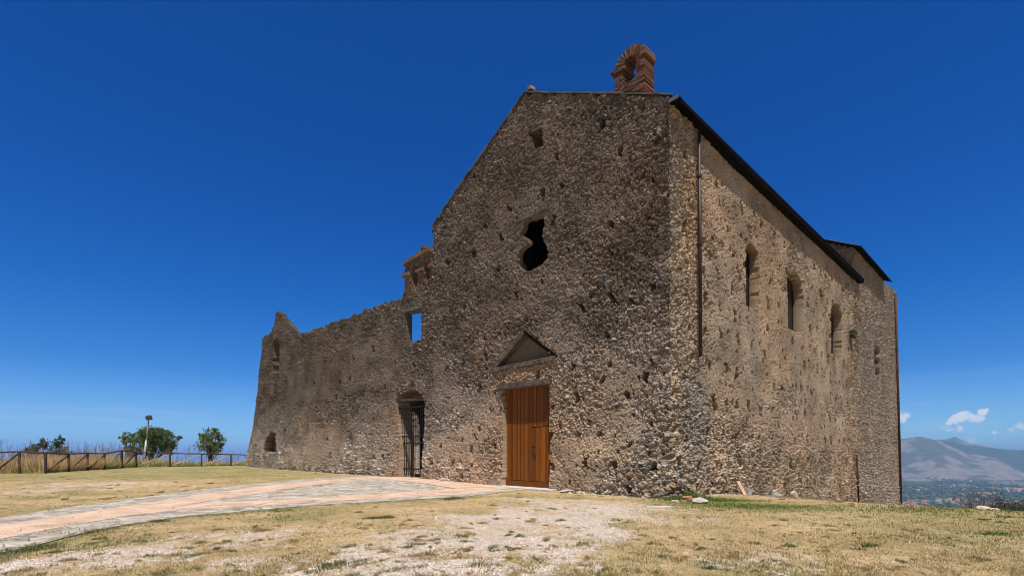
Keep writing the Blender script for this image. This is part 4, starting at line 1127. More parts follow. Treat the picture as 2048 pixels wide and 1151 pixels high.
    rd = nn('ShaderNodeMapRange'); rd.inputs[1].default_value = .46; rd.inputs[2].default_value = .66; rd.inputs[4].default_value = .6; L(nd.outputs[0], rd.inputs[0])
    md_ = nn('ShaderNodeMix'); md_.data_type = 'RGBA'; L(rd.outputs[0], md_.inputs[0]); L(s3.outputs[0], md_.inputs[6]); md_.inputs[7].default_value = (.55, .44, .32, 1)
    L(md_.outputs[2], p.inputs['Base Color'])
    return m
M['pbrick'] = paving_mat('brick'); M['pstone'] = paving_mat('stone')
ptA = [(-120, 1057), (0, 1037), (130, 1016), (261, 998), (391, 980), (520, 967), (600, 959), (737, 951), (765, 950)]
ptB = [(-120, 1070), (0, 1052), (130, 1032), (261, 1012), (391, 990), (520, 973), (600, 966), (735, 954.5), (770, 953)]
ptC = [(-120, 1111), (0, 1081), (112, 1058), (261, 1032), (386, 1008), (520, 986), (600, 974), (716, 960), (764, 957)]
ribbon('paving', ptA, ptB, M['pstone'], rag=.10)
ribbon('path', ptB + [(802, 952)], ptC + [(806, 956)], M['pbrick'], lift=.036)
ribbon('paving', ptC[4:], [(386, 1008.5), (520, 1002), (600, 999), (750, 989), (908, 978)], M['pstone'], rag=.04, ny=24)
ribbon('path', [(261, 1031.8), (386, 1008.2), (520, 1001.5), (600, 998.5), (750, 988.5), (908, 977.5), (1000, 971)], [(261, 1032), (365, 1020), (520, 1012), (600, 1007), (942, 987), (1041, 975), (1062, 971)], M['pbrick'], lift=.034)
ribbon('path', [(800, 951), (853, 958), (1000, 969.5), (1050, 971)], [(764, 957.5), (908, 976.5), (930, 977), (1055, 973)], M['pbrick'], lift=.040)
ribbon('paving', [(-120, 1111), (0, 1081), (112, 1058), (182, 1046), (261, 1032), (365, 1020), (520, 1012), (600, 1007), (942, 987), (1041, 975), (1090, 971)],
       [(-120, 1140), (0, 1107), (52, 1097), (182, 1063), (261, 1049), (391, 1031), (520, 1020), (600, 1013), (942, 992), (1050, 979), (1094, 974)], M['pstone'], rag=.10)

# ------------------------------------------------------------------ fence
fence = tag(empty('fence', (-31, 40, .25)), 'rustic dark timber rail fence with slanting braces along the grass edge', 'fence')
FPTS = [(-34.9, 33.2), (-32.3, 33.4), (-30.5, 33.4), (-31.1, 35.8), (-32.0, 38.4), (-32.7, 40.9), (-33.8, 44.2), (-34.5, 46.8), (-32.0, 47.8), (-30.2, 49.7), (-28.5, 51.8), (-26.9, 53.8)]
# keep the bearings seen in the photograph
cols_px = [-14, 38.6, 91, 137.6, 175, 209.6, 243.7, 272.4, 340, 403, 462, 512]
tops = [904, 902.5, 905, 907, 905.6, 906.4, 900, 903.5, 905.6, 907, 908, 909]
FPTS = [((c_ - CX0) / FPX * y, y) for c_, (x, y) in zip(cols_px, FPTS)]
tp_ = []
for i, (x, y) in enumerate(FPTS):
    g = h1(x, y); zt = EYE + (HZ - tops[i]) / FPX * y; tp_.append(np.array([x, y, zt]))
    b = MB(); b.bar((x, y, g - .3), (x, y, zt + .02), .085 if i < 8 else .07, 8, jit=.004); b.build('post', M['fence'], fence)
for i in range(len(FPTS) - 1):
    b = MB(); b.bar(tp_[i] + (0, 0, .0), tp_[i + 1] + (0, 0, .0), .055, 8, jit=.012); b.build('rail', M['fence'], fence)
    if i == 1: continue
    x0, y0 = FPTS[i]; x1, y1 = FPTS[i + 1]; g0 = h1(x0, y0)
    b = MB(); b.bar((x0 + (x1 - x0) * .05, y0 + (y1 - y0) * .05, g0 + .10), tp_[i + 1] - np.array([0, 0, .12]) + .03 * np.array([x0 - x1, y0 - y1, 0]), .052, 8, jit=.008)
    b.build('brace', M['fence_sunlit'] if i in (5, 7, 8, 9, 10) else M['fence'], fence)

# ------------------------------------------------------------------ street lamp
ly = 53.0; lx = (286 - CX0) / FPX * ly; g = h1(lx, ly); lamp = tag(empty('street_lamp', (lx, ly, g)), 'leaning grey lamp post with a flat round head, behind the fence before the dark bush', 'street lamp')
lt = np.array([(297.5 - CX0) / FPX * ly, ly, EYE + (HZ - 838) / FPX * ly])
b = MB(); b.bar((lx, ly, g - .3), (lx * .45 + lt[0] * .55, ly, g * .45 + lt[2] * .55), .10, 12, .085); b.bar((lx * .45 + lt[0] * .55, ly, g * .45 + lt[2] * .55), lt, .07, 12, .06); b.build('pole', M['lamp'], lamp, smooth=True)
b = MB(); b.bar(lt + (0.05, 0, -.02), lt + (0.05, -.10, .34), .30, 20); b.bar(lt + (0.05, -.1, .34), lt + (0.05, -.12, .40), .22, 20); b.build('head', M['lampdark'], lamp)
b = MB(); b.box((lx - .8, ly - 2.5, h1(lx, ly - 2.4) - .1), (1.5, 0, 0), (0, .9, 0), (0, 0, .22)); sl_o = b.build('concrete_slab', M['flag'], None, bevel=.03); tag(sl_o, 'pale concrete slab lying by the fence below the lamp post', 'slab')

# ------------------------------------------------------------------ leaves, shrubs, weeds
def leafmesh(name, C, size, colr, parent=None, mt=None, seed=1, elong=1.6):
    """leaf quads at centres C with random attitude; colours per leaf"""
    r = np.random.default_rng(seed); n = len(C)
    a = r.normal(size=(n, 3)); a /= np.linalg.norm(a, axis=1, keepdims=True)
    b_ = r.normal(size=(n, 3)); b_ -= a * (a * b_).sum(1, keepdims=True); b_ /= np.linalg.norm(b_, axis=1, keepdims=True)
    s = size * r.uniform(.6, 1.35, (n, 1))
    V_ = np.stack([C - a * s * elong / 2, C + b_ * s * .4, C + a * s * elong / 2, C - b_ * s * .4], 1).reshape(-1, 3)
    F = np.arange(4 * n).reshape(n, 4)
    cc = colr if colr.ndim == 2 else np.tile(colr, (n, 1))
    me = npmesh(name, V_, F, False, cols=np.repeat(cc, 4, 0))
    return put(name, me, parent, [mt or M['leaf']])
def shrub(label, cat, base_pt, blobs, nleaf, lsize, pal, stems=5, seed=1, group=None, name='shrub', gap=.45, stemr=.05):
    r = np.random.default_rng(seed); base_pt = np.asarray(base_pt, float)
    root = tag(empty(name, tuple(base_pt)), label, cat, group)
    C = []; b = MB(); rr = random.Random(seed)
    vol = np.array([x[3] * x[4] for x in blobs], float); vol /= vol.sum()
    for (ox, oy, oz, rx, rz), vf in zip(blobs, vol):
        n = int(nleaf * vf); c = base_pt + np.array([ox, oy, oz])
        # leaf clusters inside each blob, leaving gaps between them
        nc = max(6, n // 38); d = r.normal(size=(nc, 3)); d /= np.linalg.norm(d, axis=1, keepdims=True)
        cl = c + d * (r.uniform(.25, 1.0, (nc, 1)) ** .6) * np.array([rx, rx, rz])
        k = r.integers(0, nc, n); C.append(cl[k] + r.normal(size=(n, 3)) * np.array([rx, rx, rz]) * .5 * (1 - gap) * .6)
        for q_ in range(max(2, int(stems * .6))):
            p2 = cl[rr.randrange(nc)]; mid = base_pt * .5 + p2 * .5 + np.array([rr.uniform(-.1, .1), rr.uniform(-.1, .1), .1])
            b.bar(base_pt - np.array([0, 0, .15]), mid, stemr, 6, stemr * .6); b.bar(mid, p2, stemr * .6, 5, stemr * .2)
    C = np.concatenate(C); C = C[C[:, 2] > base_pt[2] - .1]
    pal = np.array(pal); cc = pal[r.integers(0, len(pal), len(C))] * r.uniform(.7, 1.3, (len(C), 1))
    b.build('trunk', M['bark'], root); leafmesh('crown', C, lsize, cc, root, seed=seed + 1)
    return root
GP = [(.11, .16, .035), (.17, .22, .055), (.065, .10, .026), (.22, .26, .075)]
def at_px(px, Y): x = (px - CX0) / FPX * Y; return np.array([x, Y, h1(x, Y)])
m_ = lambda px, Y: px * Y / FPX
Y = 55.0
shrub('large dark bushy tree with a wide ragged crown behind the lamp post', 'tree', at_px(302, Y), [(.3, 0, 2.6, 1.6, 1.35), (1.3, 0, 2.9, 1.3, 1.0), (-.3, 0, 3.3, 1.0, .8), (.6, 0, 3.7, 1.0, .6), (2.3, 0, 2.6, .8, .45), (-.6, .2, 1.7, .9, .8), (1.6, .2, 1.8, .9, .7), (2.9, 0, 2.9, .35, .3)], 8000, .13, GP[:3], 7, 5, name='tree', gap=.58)
shrub('thin airy sapling with scattered leaves just left of the lamp post', 'tree', at_px(262, Y - .5), [(-.3, 0, 2.4, .75, 1.1), (.5, 0, 2.9, .8, .8), (-.9, 0, 3.2, .35, .4), (.2, 0, 1.5, .7, .7)], 1500, .14, GP, 7, 6, name='tree', gap=.5)
shrub('small lone round tree nearest the left end of the ruined wall', 'tree', at_px(421, Y), [(0, 0, 2.5, 1.25, 1.3), (-.9, 0, 3.1, .6, .5), (.8, 0, 3.0, .7, .6), (.1, 0, 3.7, .6, .45), (.4, 0, 1.7, .8, .6), (1.25, 0, 2.4, .45, .4)], 3200, .14, GP[1:] + [(.10, .14, .04)], 6, 7, name='tree', gap=.45)
shrub('scruffy brownish bush with bare twigs rising behind the fence at far left', 'bush', at_px(78, 42), [(0, 0, 1.5, .9, .8), (.4, 0, 2.3, .45, .5), (-.7, 0, 1.5, .5, .6)], 950, .12, [(.07, .075, .03), (.10, .08, .045), (.05, .06, .02)], 9, 8, name='bush', gap=.4, stemr=.03)
shrub('dark green pointed bush between the brownish bush and the lamp post', 'bush', at_px(118, 42), [(0, 0, 1.4, .6, .9), (.1, 0, 2.2, .35, .5), (.4, 0, 1.3, .5, .5)], 1500, .10, [(.025, .055, .018), (.04, .075, .02)], 7, 9, name='bush', gap=.35, stemr=.03)

def blades(name, P, hgt_, wid, lean, cols_, kind, mt, seed, parent=None, curved=False):
    r = np.random.default_rng(seed); n = len(P)
    th = r.uniform(0, 2 * np.pi, n); ln = r.uniform(0, 1, n) * lean
    h_ = hgt_ * r.uniform(.5, 1.3, n); w_ = wid
    tip = P + np.stack([np.cos(th) * ln * h_, np.sin(th) * ln * h_, h_ * np.sqrt(np.clip(1 - (ln * .7) ** 2, .08, 1))], 1)
    ph = r.uniform(0, 2 * np.pi, n); sd = np.stack([np.cos(ph) * w_, np.sin(ph) * w_, np.zeros(n)], 1)
    V_ = np.stack([P - sd, P + sd, tip], 1).reshape(-1, 3); F = np.arange(3 * n).reshape(n, 3)
    me = npmesh(name, V_, F, False, cols=np.repeat(cols_, 3, 0)); o = put(name, me, parent, [mt])
    if kind: o['kind'] = kind
    return o
# weeds behind the fence
r = np.random.default_rng(77)
def along(pts, n, off0, off1):
    P = np.array(pts); seg = np.diff(P, axis=0); L = np.hypot(*seg.T); cum = np.concatenate([[0], np.cumsum(L)])
    k = r.uniform(0, cum[-1], n); i = np.clip(np.searchsorted(cum, k) - 1, 0, len(seg) - 1); f = (k - cum[i]) / L[i]
    base_ = P[i] + seg[i] * f[:, None]
    c = base_ * (1 + r.uniform(off0, off1, n)[:, None] / np.linalg.norm(base_, axis=1, keepdims=True))
    return c, k / cum[-1]
fp2 = [(-37, 33)] + FPTS[1:3] + FPTS[3:] + [(-25, 56)]
c, kf = along(fp2, 52000, .2, 5.5)
dens_n = fbm(c[:, 0] * .7, c[:, 1] * .7, 801, 3)
hh_ = np.interp(kf, [0, .25, .45, .62, .8, 1], [1.15, 1.05, 1.2, .95, .55, .5]) * (.45 + 1.05 * dens_n)
pal = np.array([(.50, .35, .20), (.60, .45, .26), (.46, .33, .19), (.50, .42, .22), (.28, .19, .12)])
cc = pal[r.integers(0, 5, len(c))] * r.uniform(.6, 1.15, (len(c), 1))
gmix = (r.uniform(0, 1, len(c)) < np.clip(.35 + .5 * (kf > .4) - .3 * (dens_n - .5), 0, 1))
cc[gmix] = np.array([(.20, .24, .07)]) * r.uniform(.7, 1.5, (gmix.sum(), 1))
hh_ = np.where(gmix, hh_ * .55, hh_)
P = np.concatenate([c, hgt(c[:, 0], c[:, 1])[:, None] - .05], 1)
blades('tall_weeds', P, hh_, r.uniform(.012, .04, len(c)), .9, cc * 1.7, 'stuff', M['straw'], 81)
c, kf = along(fp2, 420, .6, 4.5); hh_ = np.where(kf < .8, 1, .7) * r.uniform(1.2, 2.3, len(c)); b = MB()
for (x, y), H in zip(c, hh_):                      # taller bare stalks with branching heads
    g = h1(x, y); p = np.array([x, y, g]); tp = p + np.array([random.uniform(-.25, .25), 0, H])
    b.bar(p, tp, .012, 3, .006)
    for q_ in range(random.randint(2, 6)):
        f = random.uniform(.5, .95); s_ = p + (tp - p) * f; e_ = s_ + np.array([random.uniform(-.3, .3), random.uniform(-.2, .2), random.uniform(.1, .35)]); b.bar(s_, e_, .008, 3, .004)
b.col = (.2, .14, .1); o = b.build('dry_stalks', mat('dry_stalk', base=(.20, .14, .10), nscale=3, namt=.3, bstr=0), None); o['kind'] = 'stuff'

# ------------------------------------------------------------------ short dry grass, pebbles
def scatter(n, y0, y1, pw=2.0, wide=1.12, sd=5):
    r = np.random.default_rng(sd); u = r.uniform(0, 1, n)
    Y = (y0 ** (1 - pw) + u * (y1 ** (1 - pw) - y0 ** (1 - pw))) ** (1 / (1 - pw)); X = r.uniform(-wide, wide, n) * Y
    dx, dy = X - CC[0], Y - CC[1]; t = dx * DL[0] + dy * DL[1]; s = dx * DR[0] + dy * DR[1]
    ok = ~((s > -.05) & (t > -.05) )
    return X[ok], Y[ok]
PTH = [ptA + [(802, 951), (1050, 970), (1094, 973)][0:] , ]
path_poly = [unproj(*p)[:2] for p in ptA + [(802, 951), (853, 957), (1000, 969), (1094, 972), (1050, 979), (942, 992), (600, 1013), (520, 1020), (391, 1031), (261, 1049), (182, 1063), (52, 1097), (0, 1107), (-120, 1140)]]
def onpath(X, Y): return inpoly(X, Y, path_poly)
X, Y = scatter(430000, 5.2, 46, 2.3, sd=21)
gv = gravel(X, Y); gg = green(X, Y); rr_ = np.random.default_rng(3)
clump = fbm(X * 3.5, Y * 3.5, 901, 3)
keep = (rr_.uniform(0, 1, len(X)) > gv * 1.15 - .06) & (~onpath(X, Y + .10) | (px_lines_dist(X, Y, PATH_LOW) < .16) | (fbm(X * 2.2, Y * 2.2, 905, 3) > .63) & (rr_.uniform(0, 1, len(X)) < .5)) & (rr_.uniform(0, 1, len(X)) < .25 + 1.2 * clump)
X, Y, gg, clump = X[keep], Y[keep], gg[keep], clump[keep]; n = len(X)
pal = np.array([(.68, .56, .30), (.54, .43, .20), (.84, .74, .48), (.31, .22, .11), (.63, .54, .27)])
cc = pal[rr_.integers(0, 5, n)] * rr_.uniform(.65, 1.1, (n, 1))
isg = rr_.uniform(0, 1, n) < gg * .95 + .05
cc[isg] = np.array([(.13, .16, .04)]) * rr_.uniform(.6, 1.5, (isg.sum(), 1))
P = np.stack([X, Y, hgt(X, Y) - .004 + .03 * onpath(X, Y)], 1)
dist = np.hypot(X, Y)
blades('dry_grass', P, (.019 + .027 * clump) * (1 + .5 * isg), (.0022 + .00035 * dist) * rr_.uniform(.6, 1.3, n), 1.25, cc, 'stuff', M['straw'], 22)
# tufts
TUF = [(855, 1108, .16), (870, 1080, .12), (700, 1092, .2), (770, 1105, .17), (738, 1090, .1), (680, 1128, .28), (725, 1124, .2), (640, 1138, .24), (868, 1106, .16), (920, 1071, .16), (1018, 1070, .12), (1020, 1102, .16), (838, 1087, .2), (875, 1086, .12),
       (780, 1143, .16), (840, 1134, .12), (950, 1135, .3), (745, 1036, .3), (1078, 1020, .1), (1100, 1016, .1), (1110, 1018, .12), (775, 1035, .3), (398, 1086, .14), (413, 1106, .2), (450, 1083, .1), (440, 1096, .12), (200, 1084, .12), (375, 1097, .1), (335, 1136, .14), (452, 1131, .1),
       (112, 1104, .14), (850, 1148, .2), (90, 1136, .16), (1065, 1042, .2), (700, 1151, .15), (1310, 1087, .14), (1322, 1113, .14), (1345, 1075, .08), (1735, 1092, .14), (1805, 1123, .12), (1290, 1072, .12), (1230, 1040, .12), (535, 1008, .3), (620, 1005, .3), (670, 1003, .2), (900, 998, .5), (560, 1020, .3), (480, 1020, .3), (130, 1052, .35), (60, 1100, .4), (200, 1062, .4), (330, 1040, .3), (580, 978, .5), (640, 972, .4), (450, 998, .25), (430, 1013, .3), (1120, 1040, .15), (1090, 1080, .12)]
_X, _Y = scatter(520, 6.2, 40, 1.9, 1.1, sd=77)
EXTRA = [(a, b_, .05 + .13 * rr_.random() ** 2) for a, b_ in zip(_X, _Y)]
TP = []; TC = []; TH = []; TW = []
for i, (px, py, rr0) in enumerate(TUF + EXTRA):
    c = unproj(px, py) if i < len(TUF) else np.array([px, py, 0.0])
    if i >= len(TUF) and onpath(np.array([px]), np.array([py]))[0] and rr_.random() < .8: continue
    rr0 = rr0 * .72; n = int(210 * (rr0 / .15) ** 1.2); n = min(n, 700)
    sub = rr_.normal(size=(5, 2)) * rr0 * .8; d = sub[rr_.integers(0, 5, n)] + rr_.normal(size=(n, 2)) * rr0 * .38; x = c[0] + d[:, 0]; y = c[1] + d[:, 1]
    TP.append(np.stack([x, y, hgt(x, y) + .0], 1)); dead = i % 5 == 3 or (i >= len(TUF) and i % 3 > 0)
    cb = np.array((.36, .25, .12) if dead else ((.11, .14, .045) if i % 2 else (.16, .18, .07)))
    TC.append(cb * rr_.uniform(.5, 1.6, (n, 1))); TH.append(np.full(n, .04 + .09 * min(rr0, .3)) * np.exp(-(d[:, 0] ** 2) / (2 * rr0 ** 2))); TW.append(np.full(n, .0035 + .0003 * c[1]))
blades('green_tufts', np.concatenate(TP), np.concatenate(TH), np.concatenate(TW), .95, np.concatenate(TC), 'stuff', M['leaf'], 23)
# lush green at the foot of the side wall and a sapling weed
TP = []; TC = []; TH = []
for (px, py, sx, sy, H, n) in [(1385, 999, .5, .18, .15, 1500), (1368, 994, .25, .15, .26, 900), (1440, 1001, .8, .25, .06, 1300), (1478, 984, .22, .12, .26, 700), (1808, 1011, .5, .3, .22, 1200), (1500, 1012, 1.4, .5, .05, 2500), (1735, 1094, .03, .03, .10, 60), (1985, 1068, .16, .1, .06, 160), (1600, 1018, 2, .6, .04, 1500), (1850, 1018, 1.2, .6, .07, 900)]:
    c = unproj(px, py); d = rr_.normal(size=(n, 2)); x = c[0] + d[:, 0] * sx; y = c[1] + d[:, 1] * sy
    TP.append(np.stack([x, y, hgt(x, y)], 1)); TC.append(np.array((.12, .18, .04)) * rr_.uniform(.4, 1.7, (n, 1))); TH.append(np.full(n, H))
blades('lush_grass', np.concatenate(TP), np.concatenate(TH), .010, .8, np.concatenate(TC), 'stuff', M['leaf'], 24)

# pebbles
X, Y = scatter(330000, 5.2, 24, 2.2, 1.1, sd=31); gv = gravel(X, Y); keep = (rr_.uniform(0, 1, len(X)) < gv * .95 + .008) & ~onpath(X, Y); X, Y = X[keep][:110000], Y[keep][:110000]; n = len(X)
s = rr_.lognormal(0, .38, n) * .0095 * (1 + .02 * np.hypot(X, Y)); a = rr_.uniform(0, 6.28, n); asp = rr_.uniform(.55, 1, n)
oct_ = np.array([(1, 0, 0), (0, 1, 0), (-1, 0, 0), (0, -1, 0), (0.15, .1, .75)])
ca, sa_ = np.cos(a), np.sin(a)
L_ = oct_[None] * np.stack([s, s * asp, s * rr_.uniform(.6, 1.1, n)], 1)[:, None]
Vp = np.stack([L_[..., 0] * ca[:, None] - L_[..., 1] * sa_[:, None] + X[:, None], L_[..., 0] * sa_[:, None] + L_[..., 1] * ca[:, None] + Y[:, None], L_[..., 2] + (hgt(X, Y) + .001)[:, None]], -1)
Fp = np.array([(0, 1, 4), (1, 2, 4), (2, 3, 4), (3, 0, 4)])[None] + 5 * np.arange(n)[:, None, None]
pal = np.array([(.66, .56, .50), (.74, .68, .62), (.50, .41, .36), (.60, .47, .40), (.28, .24, .21), (.70, .58, .50)])
cc = pal[rr_.integers(0, 6, n)] * rr_.uniform(.75, 1.1, (n, 1))
me = npmesh('gravel', Vp.reshape(-1, 3), Fp.reshape(-1, 3), False, cols=np.repeat(cc, 5, 0)); o = put('gravel', me, None, [M['pebble']]); o['kind'] = 'stuff'

# crumbled stones and weeds along the foot of the walls
n = 2600; rf = np.random.default_rng(91)
tt = rf.uniform(0, 44, n); ofs = .06 + np.abs(rf.normal(size=n)) * .22; onf = rf.random(n) < .5
okd = ~(onf & (tt > 5.2) & (tt < 9.2)) & ~(onf & (tt > 15) & (tt < 18.2))
bp = np.where(onf[:, None], CC[:2] + tt[:, None] * DL[:2] + ofs[:, None] * NF[:2], CC[:2] + (tt * .95)[:, None] * DR[:2] + ofs[:, None] * NR[:2])[okd]
X, Y = bp[:, 0], bp[:, 1]; n = len(X); s = rf.lognormal(0, .5, n) * .032; a = rf.uniform(0, 6.28, n); asp = rf.uniform(.5, 1, n)
L_ = np.array([(1, .2, 0), (.3, 1, 0), (-.9, .5, 0), (-.5, -.9, 0), (.7, -.6, 0), (.3, .3, .8), (-.4, -.1, .65)])[None] * np.stack([s, s * asp, s * rf.uniform(.6, 1.1, n)], 1)[:, None]
ca, sa_ = np.cos(a), np.sin(a)
Vp = np.stack([L_[..., 0] * ca[:, None] - L_[..., 1] * sa_[:, None] + X[:, None], L_[..., 0] * sa_[:, None] + L_[..., 1] * ca[:, None] + Y[:, None], L_[..., 2] + (hgt(X, Y) - .003)[:, None]], -1)
F7 = np.array([(0, 1, 5), (1, 2, 5), (2, 6, 5), (2, 3, 6), (3, 4, 6), (4, 5, 6), (4, 0, 5)])
cc = np.array([(.42, .35, .28), (.34, .29, .25), (.55, .50, .44), (.38, .26, .19)])[rf.integers(0, 4, n)] * rf.uniform(.7, 1.2, (n, 1))
me = npmesh('rubble', Vp.reshape(-1, 3), (F7[None] + 7 * np.arange(n)[:, None, None]).reshape(-1, 3), False, cols=np.repeat(cc, 7, 0)); o = put('rubble', me, None, [M['pebble']]); o['kind'] = 'stuff'
n = 9000; tt = rf.uniform(0, 44, n); ofs = .04 + np.abs(rf.normal(size=n)) * .16; onf = rf.random(n) < .5
pres = fbm(tt * 1.4 + 50 * onf, tt * 0 + 3, 915, 3)
okd = (pres > .48) & ~(onf & (tt > 5.6) & (tt < 8.7)) & ~(onf & (tt > 15.3) & (tt < 18.0))
bp = np.where(onf[:, None], CC[:2] + tt[:, None] * DL[:2] + ofs[:, None] * NF[:2], CC[:2] + (tt * .95)[:, None] * DR[:2] + ofs[:, None] * NR[:2])[okd]; pr = pres[okd]; n = len(bp)
cc = np.where((rf.random(n) < .55)[:, None], np.array([(.15, .19, .055)]), np.array([(.50, .40, .21)])) * rf.uniform(.6, 1.3, (n, 1))
blades('wall_foot_weeds', np.concatenate([bp, hgt(bp[:, 0], bp[:, 1])[:, None] - .01], 1), .05 + .45 * (pr - .48), np.full(n, .009), .9, cc, 'stuff', M['leaf'], 92)

# ------------------------------------------------------------------ loose stones and objects by the wall
def rock(name, px, py, sx, sy, sz, mt, label, cat='stone', seed=1, parent=None, group=None, rz=0):
    c = unproj(px, py); r = np.random.default_rng(seed)
    import bmesh
    bm = bmesh.new(); bmesh.ops.create_icosphere(bm, subdivisions=3, radius=1)
    pl_ = r.normal(size=(11, 3)); pl_ /= np.linalg.norm(pl_, axis=1, keepdims=True); dd = r.uniform(.48, .85, 11)
    for v in bm.verts:
        p = np.array(v.co)
        for k in range(11):
            e = p @ pl_[k] - dd[k]
            if e > 0: p = p - pl_[k] * e
        p = p + (float(vnoise(np.array([p[0] * 3 + 5]), np.array([p[1] * 3 + p[2] * 2]), seed)[0]) - .5) * .07
        v.co = (p[0] * sx, p[1] * sy, p[2] * sz)
    me = bpy.data.meshes.new(name); bm.to_mesh(me); bm.free()
    o = put(name, me, parent, [mt]); o.location = (c[0], c[1], c[2] + sz * .45); o.rotation_euler = (0, 0, rz)
    if parent is None: tag(o, label, cat, group)
    return o
rock('stone', 1400, 1006, .27, .2, .16, M['whitestone'], 'largest pale boulder lying in the green grass near the church corner', seed=2)
rock('stone', 1350, 1004, .15, .12, .07, M['whitestone'], 'small flat cream stone closest to the church corner', seed=3)
def foot_s(px, out_): q_ = sid(px, 950, out_)[0]; p_ = SP(q_, 0, out_); p_[2] = h1(p_[0], p_[1]); return p_
def foot_f(px, out_): q_ = fac(px, 950, out_)[0]; p_ = FP(q_, 0, out_); p_[2] = h1(p_[0], p_[1]); return p_
def rock_at(name, c, *a, **k):
    global unproj
    u_ = unproj; unproj = lambda *q: c
    try: rock(name, 0, 0, *a, **k)
    finally: unproj = u_
rock_at('stone', foot_s(1588, .34), .20, .16, .34, M['whitestone'], 'upright light grey stone at the foot of the side wall', seed=4)
rock_at('stone', foot_s(1551, .34), .34, .16, .14, mat('blue_grey_stone', base=(.30, .31, .31), nscale=9, namt=.3, bscale=18, bstr=.6), 'low bluish grey stone between the pale bucket and the upright stone', seed=6)
rock_at('stone', foot_f(1133, .4), .34, .2, .10, M['whitestone'], 'low whitish stone at the facade foot right of the timber door', seed=7)
rock_at('stone', foot_f(1157, .35), .2, .15, .09, M['whitestone'], 'smaller whitish stone at the facade foot, farther right of the door', seed=17)
rock_at('stone', foot_f(886, .4), .45, .25, .14, M['whitestone'], 'flat white stone at the wall foot just right of the iron gate', seed=8)
mat('pink_rock', base=(.55, .42, .33), c2=(.45, .35, .28), nscale=4, namt=.25, bscale=8, bstr=.7, bdist=.05)
def brow(px):
    Zs = np.arange(12, 80, .25); X_ = (px - CX0) / FPX * Zs; yy = HZ - (hgt(X_, Zs) - EYE) / Zs * FPX; k_ = int(np.argmin(yy)); return np.array([X_[k_], Zs[k_], hgt(X_[k_:k_ + 1], Zs[k_:k_ + 1])[0]]), yy[k_]
for px, sx, sy, sz, lab, sd_ in [(1966, .52, .34, .24, 'broad pinkish rock at the brow of the hill beside the bare shrub', 9), (1990, .42, .28, .13, 'low pinkish rock slab farthest right on the brow of the hill', 19)]:
    c, yb = brow(px); print('brow', px, c, yb); sc_ = c[1] / 38.0
    rock_at('rock_outcrop', c, sx * sc_, sy * sc_, sz * sc_, bpy.data.materials['pink_rock'], lab, 'rock', seed=sd_)
c = unproj(1373, 1003); b = MB(); b.col = (.48, .26, .15)
for (dx, dz, ln, an) in [(-.17, .0, .3, .2), (.02, .05, .28, -.3), (-.1, .12, .3, .1)]:
    ax = np.array([math.cos(an), math.sin(an), .05]); ay = np.array([-math.sin(an), math.cos(an), 0]); b.box(c + np.array([dx, 0, dz]), ax * ln, ay * .13, (0, 0, .065))
tag(b.build('brick', M['brick'], None, rough=.004, bevel=.006), 'few loose orange brick fragments between the two pale stones near the corner', 'brick')
b = MB(); c = unproj(1317, 1014); V4 = [(-.42, -.16), (.1, -.2), (.42, .0), (.25, .14), (-.3, .12)]
b.add([(c[0] + x, c[1] + y, c[2] + z) for z in (-.02, .035) for x, y in V4], [(4, 3, 2, 1, 0), (5, 6, 7, 8, 9)] + [(i, (i + 1) % 5, (i + 1) % 5 + 5, i + 5) for i in range(5)])
tag(b.build('stone_slab', M['flag'], None, bevel=.012), 'thin flat white slab lying on dry grass in front of the corner', 'slab')
# plank leaning on the side wall
pa = foot_s(1490, .50); s_, z_ = sid(1475.5, 962, .14); pb = SP(s_, z_, .14); d = pb - pa; sd_ = np.cross(d, (0, 0, 1)); sd_ /= np.linalg.norm(sd_); nn_ = np.cross(d, sd_); nn_ /= np.linalg.norm(nn_)
sd_ = np.array([1, .15, 0.0]); sd_ -= d * (sd_ @ d) / (d @ d); sd_ /= np.linalg.norm(sd_); nn_ = np.cross(sd_, d); nn_ /= np.linalg.norm(nn_)
b = MB(); b.box(pa - sd_ * .07, sd_ * .15, d, nn_ * .03); tag(b.build('plank', M['board'], None, bevel=.004), 'short orange plank leaning against the side wall', 'plank')
bk = foot_s(1497, .38); bo = tag(empty('bucket', tuple(bk)), 'small spattered pale blue bucket beside the leaning plank', 'bucket')
b = MB(); n = 20; V_ = []
for z, r0 in ((0, .115), (.27, .15), (.27, .14), (.02, .105)): V_ += [bk + np.array([math.cos(6.2832 * i / n) * r0, math.sin(6.2832 * i / n) * r0, z]) for i in range(n)]
F_ = [(k_ * n + i, k_ * n + (i + 1) % n, (k_ + 1) * n + (i + 1) % n, (k_ + 1) * n + i) for k_ in range(3) for i in range(n)] + [tuple(range(n))[::-1], tuple(3 * n + i for i in range(n))]
b.add(V_, F_); b.build('tub', M['bucket'], bo)
b = MB(); hp = [bk + np.array([.15 * math.cos(a), -.02 - .1 * math.sin(a), .26 - .12 * math.sin(a)]) for a in np.linspace(0, math.pi, 9)]; b.tube(hp, .005, 5); b.build('handle', M['lamp'], bo)

# a tuft of grass rooted in the side wall
s_, z_ = sid(1700, 668); C_ = SP(s_, z_, .1) + rr_.normal(size=(240, 3)) * np.array([.16, .16, .14]); wp = tag(empty('wall_plant', tuple(SP(s_, z_, .05))), 'small green plant rooted high in the side wall right of the third window', 'plant')
leafmesh('leaves', C_, .09, np.array([(.09, .12, .03)] * 240) * rr_.uniform(.6, 1.3, (240, 1)), wp, seed=71, elong=3)
b = MB(); b.bar(SP(s_, z_, .0), SP(s_ + .05, z_ - 1.0, .08), .03, 6, .015); b.bar(SP(s_, z_ + .1, .0), SP(s_, z_, .15), .02, 6, .01); b.build('stem', M['bark'], wp)

